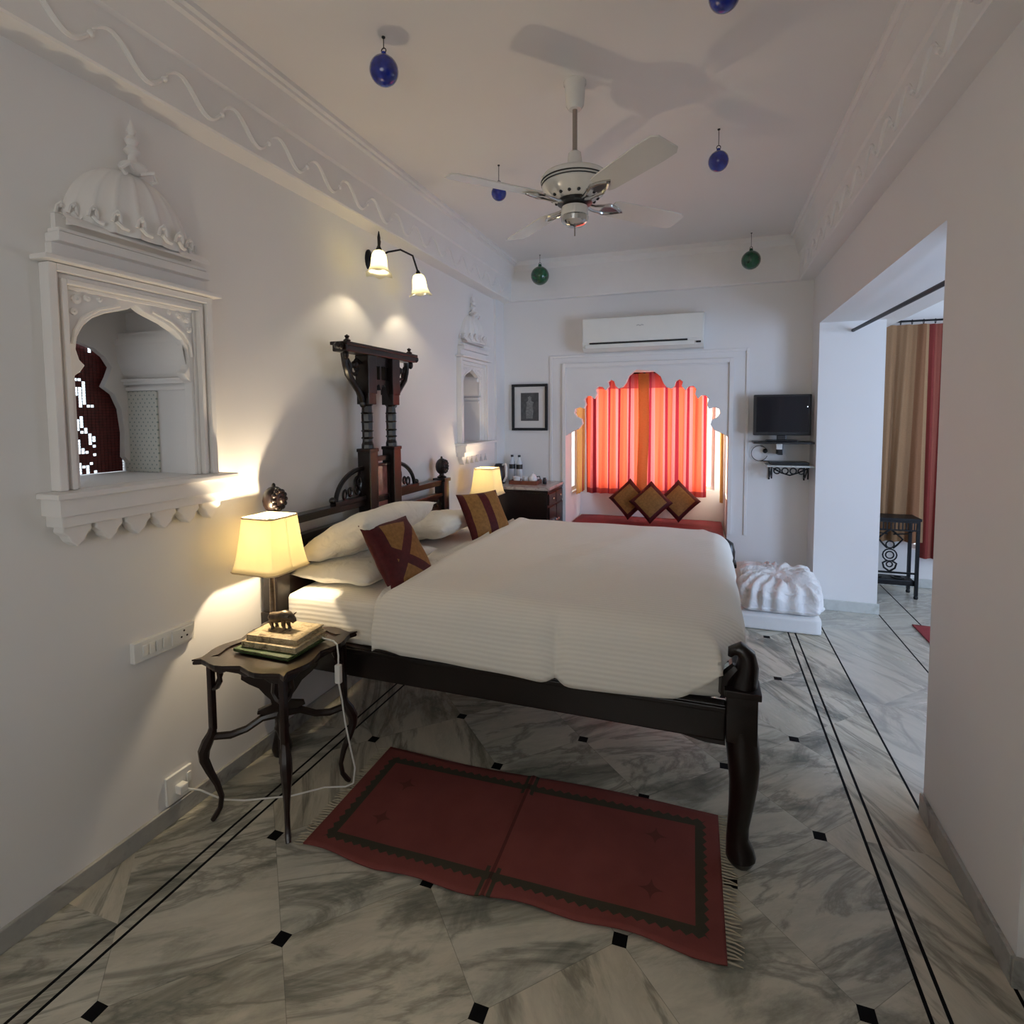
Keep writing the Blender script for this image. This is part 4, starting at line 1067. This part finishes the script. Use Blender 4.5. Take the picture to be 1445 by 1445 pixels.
t = thing('bracket_shelf', 'pale edged shelf on black scrolled iron brackets below the television', 'shelf', (.66, YF, 1.12))
obj('board', MB().box(.47, .818, 4.90, YF, 1.128, 1.142, .003), M['sillmarble'], t)
for xx in (.51, .78):
    b = MB(); b.box(xx-.006, xx+.006, 4.93, YF-.001, 1.115, 1.128); b.box(xx-.006, xx+.006, YF-.012, YF-.001, 1.0, 1.115)
    b.tube([(xx, YF-.012, 1.02), (xx, YF-.06, 1.03), (xx, YF-.12, 1.07), (xx, YF-.18, 1.112)], .006, 6); b.tube([(xx, 4.95, 1.11), (xx, 4.945, 1.07), (xx, 4.95, 1.03)], .006, 6)
    obj('bracket', b, M['iron'], t, smooth=True)
b = MB()
for i in range(4):
    cxx = .55+i*.06; b.tube([(cxx+.024*math.cos(a), 4.94, 1.095+.024*math.sin(a)) for a in [2*PI*q/12 for q in range(13)]], .006, 5)
b.tube([(.52, 4.94, 1.115), (.58, 4.94, 1.08), (.645, 4.94, 1.06), (.70, 4.94, 1.08), (.77, 4.94, 1.115)], .006, 5)
obj('scrollwork', b, M['iron'], t, smooth=True)
o = obj('media_player', MB().box(.50, .79, 4.95, 5.12, 1.143, 1.165, .003), M['black']); tag(o, 'flat black box lying on the pale edged shelf', 'media player')

# marble-topped cabinet
t = thing('cabinet', 'dark wooden cabinet with a marble top in the far left corner', 'cabinet', (-1.62, 4.87, 0))
cx0, cx1, cy0, cy1 = XL+.03, -1.325, 4.62, YF-.005
b = MB(); b.box(cx0, cx1, cy0, cy1, .08, .895, .006); b.box(cx0+.0, cx0+.06, cy0, cy0+.06, 0, .08); b.box(cx1-.06, cx1, cy0, cy0+.06, 0, .08); b.box(cx0, cx0+.06, cy1-.06, cy1, 0, .08); b.box(cx1-.06, cx1, cy1-.06, cy1, 0, .08)
b.box(cx0-.005, cx1+.01, cy0-.012, cy1, .87, .897, .004)
obj('body', b, M['wood'], t)
obj('worktop', MB().box(cx0-.008, cx1+.022, cy0-.025, cy1, .898, .922, .004), M['cabmarble'], t)
for k in (0, 1):
    a0 = cy0+.03+k*.245
    d = obj('door', MB().box(cx1, cx1+.014, a0, a0+.225, .14, .74, .003), M['wood2'], t)
    obj('knob', MB().ball((cx1+.024, a0+(.2 if k == 0 else .025), .60), .012, 8), M['chrome'], d)
    d = obj('drawer', MB().box(cx1, cx1+.012, a0, a0+.225, .76, .86, .003), M['wood2'], t)
    obj('drawer_knob', MB().ball((cx1+.02, a0+.112, .81), .010, 8), M['chrome'], d)
ZT = .922
t = thing('tray', 'red-brown wooden tray on the marble cabinet top', 'tray', (-1.60, 4.86, ZT))
b = MB(); b.box(-1.74, -1.47, 4.77, 4.95, ZT, ZT+.008); 
for q in ((-1.74, -1.47, 4.77, 4.78), (-1.74, -1.47, 4.94, 4.95), (-1.74, -1.73, 4.78, 4.94), (-1.48, -1.47, 4.78, 4.94)): b.box(*q, ZT+.008, ZT+.035)
obj('base', b, M['traywood'], t)
def kettle():
    t = thing('kettle', 'black electric kettle with a white handle behind the far lamp', 'kettle', (-1.85, 4.82, ZT))
    obj('body', MB().lathe([(.055, ZT), (.058, ZT+.01), (.055, ZT+.08), (.045, ZT+.17), (.035, ZT+.185), (0, ZT+.19)], (-1.855, 4.83, 0), 18), M['black'], t, smooth=True)
    obj('handle', MB().tube([(-1.81, 4.80, ZT+.175), (-1.775, 4.785, ZT+.185), (-1.765, 4.78, ZT+.15), (-1.768, 4.78, ZT+.07), (-1.80, 4.80, ZT+.02)], .010, 8), M['white_plastic'], t, smooth=True)
kettle()
def bottle(x, y, label):
    t = thing('water_bottle', label, 'bottle', (x, y, ZT), 'clear bottles on the cabinet')
    obj('flask', MB().lathe([(.03, ZT), (.032, ZT+.01), (.032, ZT+.15), (.026, ZT+.19), (.012, ZT+.215), (.012, ZT+.235)], (x, y, 0), 14), M['clearplastic'], t, smooth=True)
    obj('cap', MB().lathe([(.014, ZT+.235), (.014, ZT+.255), (0, ZT+.256)], (x, y, 0), 12), M['black'], t, smooth=True)
    obj('paper_label', MB().lathe([(.0328, ZT+.12), (.0328, ZT+.165)], (x, y, 0), 14), M['black'], t, smooth=True)
bottle(-1.80, 5.04, 'clear water bottle nearest the corner on the cabinet'); bottle(-1.72, 5.02, 'clear water bottle on the cabinet with its dark band just left of the cups')
def cup(x, y, label):
    t = thing('teacup', label, 'cup', (x, y, ZT+.008), 'white cups on the tray'); z = ZT+.0085
    obj('bowl', MB().lathe([(.02, z), (.022, z+.006), (.034, z+.03), (.037, z+.06), (.034, z+.06), (.030, z+.03), (0, z+.01)], (x, y, 0), 16), M['pot'], t, smooth=True)
    obj('handle', MB().tube([(x+.033, y-.005, z+.05), (x+.052, y-.008, z+.048), (x+.052, y-.008, z+.025), (x+.03, y-.005, z+.018)], .004, 6), M['pot'], t, smooth=True)
cup(-1.68, 4.83, 'white teacup at the left end of the wooden tray'); cup(-1.60, 4.87, 'white teacup at the middle of the wooden tray')
t = thing('teapot', 'white teapot at the right end of the wooden tray', 'teapot', (-1.53, 4.86, ZT+.008)); z = ZT+.0085
obj('body', MB().lathe([(.025, z), (.03, z+.006), (.042, z+.03), (.040, z+.055), (.022, z+.075), (0, z+.077)], (-1.53, 4.86, 0), 16), M['pot'], t, smooth=True)
obj('lid', MB().lathe([(.022, z+.075), (.018, z+.085), (.006, z+.09), (.008, z+.10), (0, z+.104)], (-1.53, 4.86, 0), 14), M['pot'], t, smooth=True)
obj('handle', MB().tube([(-1.492, 4.86, z+.06), (-1.475+.01, 4.855, z+.065), (-1.462+.004, 4.853, z+.04), (-1.49, 4.86, z+.02)], .005, 6), M['black'], t, smooth=True)
o = obj('jar', MB().lathe([(.018, ZT), (.02, ZT+.004), (.02, ZT+.04), (.014, ZT+.05), (.014, ZT+.058), (0, ZT+.059)], (-1.43, 4.90, 0), 12), M['black'], smooth=True); tag(o, 'small dark jar right of the wooden tray', 'jar')

# floor mattress and folded quilt
mt2 = rbox(.10, .785, 4.24, 5.12, .0, .115, .02, .003, 9); o = obj('floor_mattress', mt2, M['mattwhite'], smooth='all'); tag(o, 'thin white mattress lying on the floor past the bed', 'mattress')
def quilt():
    bm = bmesh.new(); bmesh.ops.create_cube(bm, size=1); bmesh.ops.subdivide_edges(bm, edges=bm.edges[:], cuts=36, use_grid_fill=True)
    x0, x1, y0, y1, z0, z1, r = .25, .80, 4.27, 4.86, .112, .36, .09
    for v in bm.verts:
        c = v.co*2; p = Vector(((x0+x1)/2+c.x*(x1-x0)/2, (y0+y1)/2+c.y*(y1-y0)/2, (z0+z1)/2+c.z*(z1-z0)/2))
        q = Vector((min(max(p.x, x0+r), x1-r), min(max(p.y, y0+r), y1-r), min(max(p.z, z0+r), z1-r))); d = p-q
        if d.length > 1e-6: p = q+d.normalized()*r
        top = (p.z-z0)/(z1-z0)
        # radiating gathers toward a tuft in the middle
        m = Vector(((x0+x1)/2, (y0+y1)/2+.02)); dx, dy = p.x-m.x, p.y-m.y; R = math.hypot(dx, dy); th = math.atan2(dy, dx)
        w = math.sin(th*19+3*noise.noise(Vector((th, R*6, 0)))*2)*.014*min(1, R/.12)*(top > .1)+.016*noise.noise(p*9)
        p.z += w*(1 if top > .6 else .2)-.10*max(0, (m.y-p.y)/.3)*top*.75 - .02*math.exp(-(R/.07)**2)
        if top > .1 and top < .9: p += Vector((c.x, c.y, 0)).normalized()*w*1.0
        if top < .25: p.x += c.x*.01; p.y += c.y*.02
        v.co = p
    for v in bm.verts: v.co.z = max(v.co.z, z0+.003)
    mb = MB(); bm.verts.index_update(); mb.add([v.co for v in bm.verts], [[v.index for v in f.verts] for f in bm.faces]); bm.free(); return mb
o = obj('folded_quilt', quilt(), M['whitecloth'], smooth='all'); tag(o, 'crumpled white quilt folded in a heap on the floor mattress', 'quilt')

# ------------------------------------------------------------------ opening rod, annex things
c = MB().tube([(1.05, 2.4525, 2.165), (1.05, 4.8595, 2.20)], .013, 10); o = obj('tension_rod', c, M['iron'], smooth=True); tag(o, 'bare dark rod spanning the top of the wide opening', 'curtain rod')
def sw(u, v): return -.06*v*max(0, 1-abs(u-.55)*2.2)
curtain('door_curtain', 'y', AY1-.08, 1.44, 1.80, .42, 2.33, 3, .045, M['curtain_far'], 'ochre curtain panel hanging behind the treadle table', 'curtains of the far room', .6, rod=False, swing=sw, su=0)
curtain('door_curtain', 'y', AY1-.055, 1.80, 2.30, .28, 2.33, 6, .03, M['curtain_far'], 'maroon striped curtain panel right of the ochre one', 'curtains of the far room', 2.2, rod=False, su=.70)
r = MB().tube([(1.29, AY1-.075, 2.36), (2.9, AY1-.075, 2.36)], .009, 8)
for i in range(11):
    u = 1.50+i*.085; r.tube([(u, AY1-.075+.013*math.cos(a), 2.352+.02*math.sin(a)) for a in [2*PI*q/10 for q in range(11)]], .003, 5)
tag(obj('curtain_rod', r, M['iron']), 'black ringed rod carrying the far room curtains', 'curtain rod')
# treadle table
t = thing('treadle_table', 'black iron treadle table with a fretwork top standing in the far room', 'table', (1.45, 5.45, 0))
I = M['iron']
obj('tabletop', MB().box(1.29, 1.70, 5.34, 5.57, .66, .682, .003), I, t)
b = MB(); b.box(1.30, 1.69, 5.345, 5.357, .645, .66); b.box(1.30, 1.69, 5.345, 5.357, .575, .587)
for i in range(14): b.box(1.31+i*.028, 1.318+i*.028, 5.347, 5.355, .585, .648)
obj('fretwork_rail', b, I, t)
for xx in (1.305, 1.68):
    for yy in (5.36, 5.55):
        l = MB(); l.box(xx-.012, xx+.012, yy-.012, yy+.012, .03, .66); l.lathe([(.014, 0), (.018, .012), (.012, .03)], (xx, yy, 0), 10); obj('leg', l, I, t)
b = MB(); xc_ = 1.485; yy = 5.37
for r_, z in ((.052, .36), (.03, .36), (.022, .28), (.03, .45)):
    b.tube([(xc_+r_*math.cos(a), yy, z+r_*math.sin(a)) for a in [2*PI*q/14 for q in range(15)]], .006, 5)
for s in (-1, 1):
    b.tube([(xc_, yy, .58), (xc_+s*.05, yy, .54), (xc_+s*.09, yy, .50), (xc_+s*.05, yy, .45), (xc_+s*.02, yy, .42)], .008, 5)
    b.tube([(xc_, yy, .22), (xc_+s*.04, yy, .25), (xc_+s*.05, yy, .29), (xc_+s*.02, yy, .31)], .008, 5)
    b.tube([(xc_+s*.02, yy, .54), (xc_+s*.12, yy, .55), (xc_+s*.17, yy, .58)], .006, 5)
b.box(1.30, 1.69, yy-.006, yy+.006, .205, .22)
obj('scrollwork', b, I, t, smooth=True)
b = MB().box(1.31, 1.675, 5.38, 5.54, .10, .15, .01); 
for i in range(2): b.lathe([(.05, .15), (.05, .158), (.03, .158), (.03, .15)], (1.40+i*.17, 5.45, 0), 14)
obj('treadle', b, I, t)

# ------------------------------------------------------------------ ceiling fan
fx, fy = -.574, 2.46
t = thing('ceiling_fan', 'white four-blade ceiling fan with polished blade arms hanging over the bed', 'fan', (fx, fy, ZC))
F = M['fanwhite']
obj('canopy', MB().lathe([(.050, ZC), (.05, ZC-.012), (.045, ZC-.02), (.04, ZC-.10), (.028, ZC-.118), (.012, ZC-.12)], (fx, fy, 0), 22), F, t, smooth=True)
obj('down_rod', MB().lathe([(.011, 2.72), (.011, ZC-.118)], (fx, fy, 0), 12), M['steel_rod'], t, smooth=True)
obj('collar', MB().lathe([(.014, 2.735), (.028, 2.725), (.035, 2.67), (.036, 2.655), (.05, 2.648)], (fx, fy, 0), 20), F, t, smooth=True)
mo = obj('motor_housing', MB().lathe([(.04, 2.65), (.10, 2.642), (.14, 2.626), (.152, 2.612), (.153, 2.60), (.147, 2.596), (.150, 2.590), (.145, 2.584), (.147, 2.578), (.13, 2.548), (.09, 2.524), (.075, 2.52)], (fx, fy, 0), 36), F, t, smooth=True)
g = MB()
for z, r in ((2.598, .1515), (2.586, .149)): g.lathe([(r-.002, z-.0025), (r+.001, z), (r-.002, z+.0025)], (fx, fy, 0), 36)
for i in range(16):
    a = 2*PI*i/16; g.ball((fx+.103*math.cos(a), fy+.103*math.sin(a), 2.531), .008, 6)
obj('vent_holes', g, M['black'], mo, smooth=True)
obj('hub', MB().lathe([(.075, 2.522), (.078, 2.505), (.06, 2.498), (.04, 2.49)], (fx, fy, 0), 24), M['black'], t, smooth=True)
obj('switch_cup', MB().lathe([(.04, 2.495), (.058, 2.49), (.062, 2.46), (.058, 2.452)], (fx, fy, 0), 24), F, t, smooth=True)
obj('bottom_cap', MB().lathe([(.058, 2.452), (.062, 2.445), (.058, 2.425), (.04, 2.412), (.012, 2.408), (0, 2.405)], (fx, fy, 0), 24), M['chrome'], t, smooth=True)
obj('pull_stub', MB().lathe([(.003, 2.365), (.003, 2.408)], (fx, fy, 0), 6), M['steel_rod'], t)
for k in range(4):
    a = math.radians(-44+90*k); ca, sa = math.cos(a), math.sin(a)
    tilt = math.radians(-13)
    def tr(x, y, z):
        yy = y*math.cos(tilt); zz = z+y*math.sin(tilt)
        return (fx+x*ca-yy*sa, fy+x*sa+yy*ca, 2.515+zz)
    bm_ = MB(); out = [(.19, -.050), (.22, -.058), (.50, -.066), (.575, -.063), (.60, -.045), (.60, .045), (.575, .063), (.50, .066), (.22, .058), (.19, .050)]
    n = len(out); bm_.add([tr(x, y, 0) for x, y in out]+[tr(x, y, .006) for x, y in out], [list(range(n)), list(range(n, 2*n))]+[[i, (i+1) % n, n+(i+1) % n, n+i] for i in range(n)])
    bl = obj('blade', bm_, M['fanblade'], t, bevel=.0015)
    ar = MB()
    for yy in (-.018, .018):
        pts = [tr(.065, yy*.4, -.005), tr(.10, yy*.9, -.012), tr(.14, yy*1.4, -.008), tr(.17, yy*1.8, -.006), tr(.21, yy*1.2, -.006), tr(.245, yy*.2, -.006)]
        ar.tube(pts, [.008, .007, .007, .009, .007, .006], 8)
    ar.add([tr(x, y, -.007) for x, y in ((.15, -.025), (.19, -.034), (.23, -.02), (.265, 0), (.23, .02), (.19, .034), (.15, .025))]+[tr(x, y, -.001) for x, y in ((.15, -.025), (.19, -.034), (.23, -.02), (.265, 0), (.23, .02), (.19, .034), (.15, .025))],
           [list(range(7)), list(range(7, 14))]+[[i, (i+1) % 7, 7+(i+1) % 7, 7+i] for i in range(7)])
    obj('blade_arm', ar, M['chrome'], bl, smooth=True)

# ------------------------------------------------------------------ hanging glass baubles
def bauble(x, y, zt, zb, m, label, ceil=ZC):
    h = zt-zb; r = h*.45; zc = zb+r
    t = thing('glass_bauble', label, 'bauble', (x, y, ceil), 'coloured glass baubles hung from the ceiling')
    prof = [(0, zb)]+[(r*math.sin(PI*i/12), zc-r*math.cos(PI*i/12)) for i in range(1, 11)]+[(r*.22, zc+r*1.0), (r*.16, zt)]
    obj('globe', MB().lathe(prof, (x, y, 0), 22), m, t, smooth=True)
    c = MB(); c.tube([(x+.010*math.cos(a), y, zt+.006+.010*math.sin(a)) for a in [2*PI*q/12 for q in range(13)]], .0022, 5)
    c.tube([(x, y, zt+.014), (x, y, ceil-.002)], .0018, 5)
    c.lathe([(.007, ceil-.004), (.007, ceil)], (x, y, 0), 10)
    obj('hanging_wire', c, M['iron'], t, smooth=True)
bauble(-1.208, 1.93, 2.972, 2.848, M['blueglass'], 'blue glass bauble nearest the left cornice')
bauble(.032, 1.93, 2.945, 2.836, M['blueglass'], 'blue glass bauble cut by the top edge of the photo')
bauble(-1.18, 3.10, 2.925, 2.825, M['blueglass'], 'blue glass bauble half hidden by a fan blade')
bauble(.035, 3.10, 2.932, 2.818, M['blueglass'], 'blue glass bauble hanging to the right of the fan')
bauble(-1.475, 4.92, 2.945, 2.758, M['greenglass'], 'green glass bauble near the far left corner')
bauble(.318, 4.92, 2.905, 2.738, M['greenglass'], 'green glass bauble near the far right corner')

# ------------------------------------------------------------------ light
def light(kind, name, loc, energy, color, size=.1, rot=None, size_y=None, **kw):
    l = bpy.data.lights.new(name, kind); l.energy = energy; l.color = color
    if kind == 'AREA':
        l.size = size
        if size_y: l.shape = 'RECTANGLE'; l.size_y = size_y
    elif kind in ('POINT', 'SPOT'): l.shadow_soft_size = size
    elif kind == 'SUN': l.angle = size
    for k, v in kw.items(): setattr(l, k, v)
    o = bpy.data.objects.new(name, l); COL.objects.link(o); o.location = loc
    if rot is not None: o.rotation_euler = Vector(rot).to_track_quat('-Z', 'Y').to_euler()
    return o
WARM = (1, .80, .54)
light('POINT', 'bedside_lamp_light', (-1.765, 1.852, 1.073), 19.5, WARM, .014)
light('POINT', 'far_lamp_light', (-1.69, 4.12, 1.08), 4.5, WARM, .02)
for bc, d in bulbs:
    light('POINT', 'sconce_light', bc+d*.0, 6.5, (1, .84, .58), .012)
# daylight at the windows; the one at the back is added fill
light('AREA', 'bay_window_daylight', ((BX0+BX1)/2, BY1+.22, 1.36), 24, (1, .93, .85), 1.25, (0, -1, 0), 1.1)
light('AREA', 'bay_side_daylight_right', (BX1+.25, 5.50, 1.34), 20, (1, .93, .75), .48, (-1, 0, 0), 1.1)
light('AREA', 'bay_side_daylight_left', (BX0-.25, 5.55, 1.34), 4, (.9, .95, 1), .34, (1, 0, 0), 1.1)
light('AREA', 'annex_window_daylight', (AX-.02, 1.7, 1.4), 88, (.48, .66, 1), 1.6, (-1, .25, -.05), 1.7)
light('AREA', 'annex_window_daylight_far', (AX-.02, 4.55, 1.55), 10, (.75, .86, 1), .7, (-1, 0, -.2), 1.3)
light('AREA', 'back_fill_light', (-.55, YB+.02, 1.5), 8, (1, .93, .80), 1.5, (0, 1, .12), 1.2)  # soft frontal fill added behind the camera, set at the invented back window

w = bpy.data.worlds.new('sky'); sc.world = w; w.use_nodes = True
bg = w.node_tree.nodes['Background']; bg.inputs[0].default_value = (.80, .90, 1, 1); bg.inputs[1].default_value = 2.0

# ------------------------------------------------------------------ camera
f, cx_, cy_, yaw, pit, rol, hgt = 773.8, 732.2, 633.2, .3307, .0616, -.0055, 1.5659
look = Vector((-math.sin(yaw)*math.cos(pit), math.cos(yaw)*math.cos(pit), -math.sin(pit)))
rt = Vector((math.cos(yaw), math.sin(yaw), 0)); up = rt.cross(look)
r2 = rt*math.cos(rol)+up*math.sin(rol); u2 = -rt*math.sin(rol)+up*math.cos(rol)
cd = bpy.data.cameras.new('camera'); cam = bpy.data.objects.new('camera', cd); COL.objects.link(cam)
m = Matrix((r2, u2, -look)).transposed().to_4x4(); m.translation = Vector((0, 0, hgt)); cam.matrix_world = m
cd.sensor_width = 36; cd.sensor_fit = 'HORIZONTAL'; cd.lens = f/1445*36
cd.shift_x = (722.5-cx_)/1445; cd.shift_y = (cy_-722.5)/1445; cd.clip_start = .02
sc.camera = cam
sc.view_settings.view_transform = 'Standard'; sc.view_settings.look = 'None'; sc.view_settings.gamma = 1
sc.view_settings.use_curve_mapping = False; sc.view_settings.exposure = .08
sc.cycles.use_denoising = True
sc.cycles.max_bounces = 10; sc.cycles.diffuse_bounces = 6; sc.cycles.transparent_max_bounces = 12
sc.cycles.sample_clamp_indirect = 6
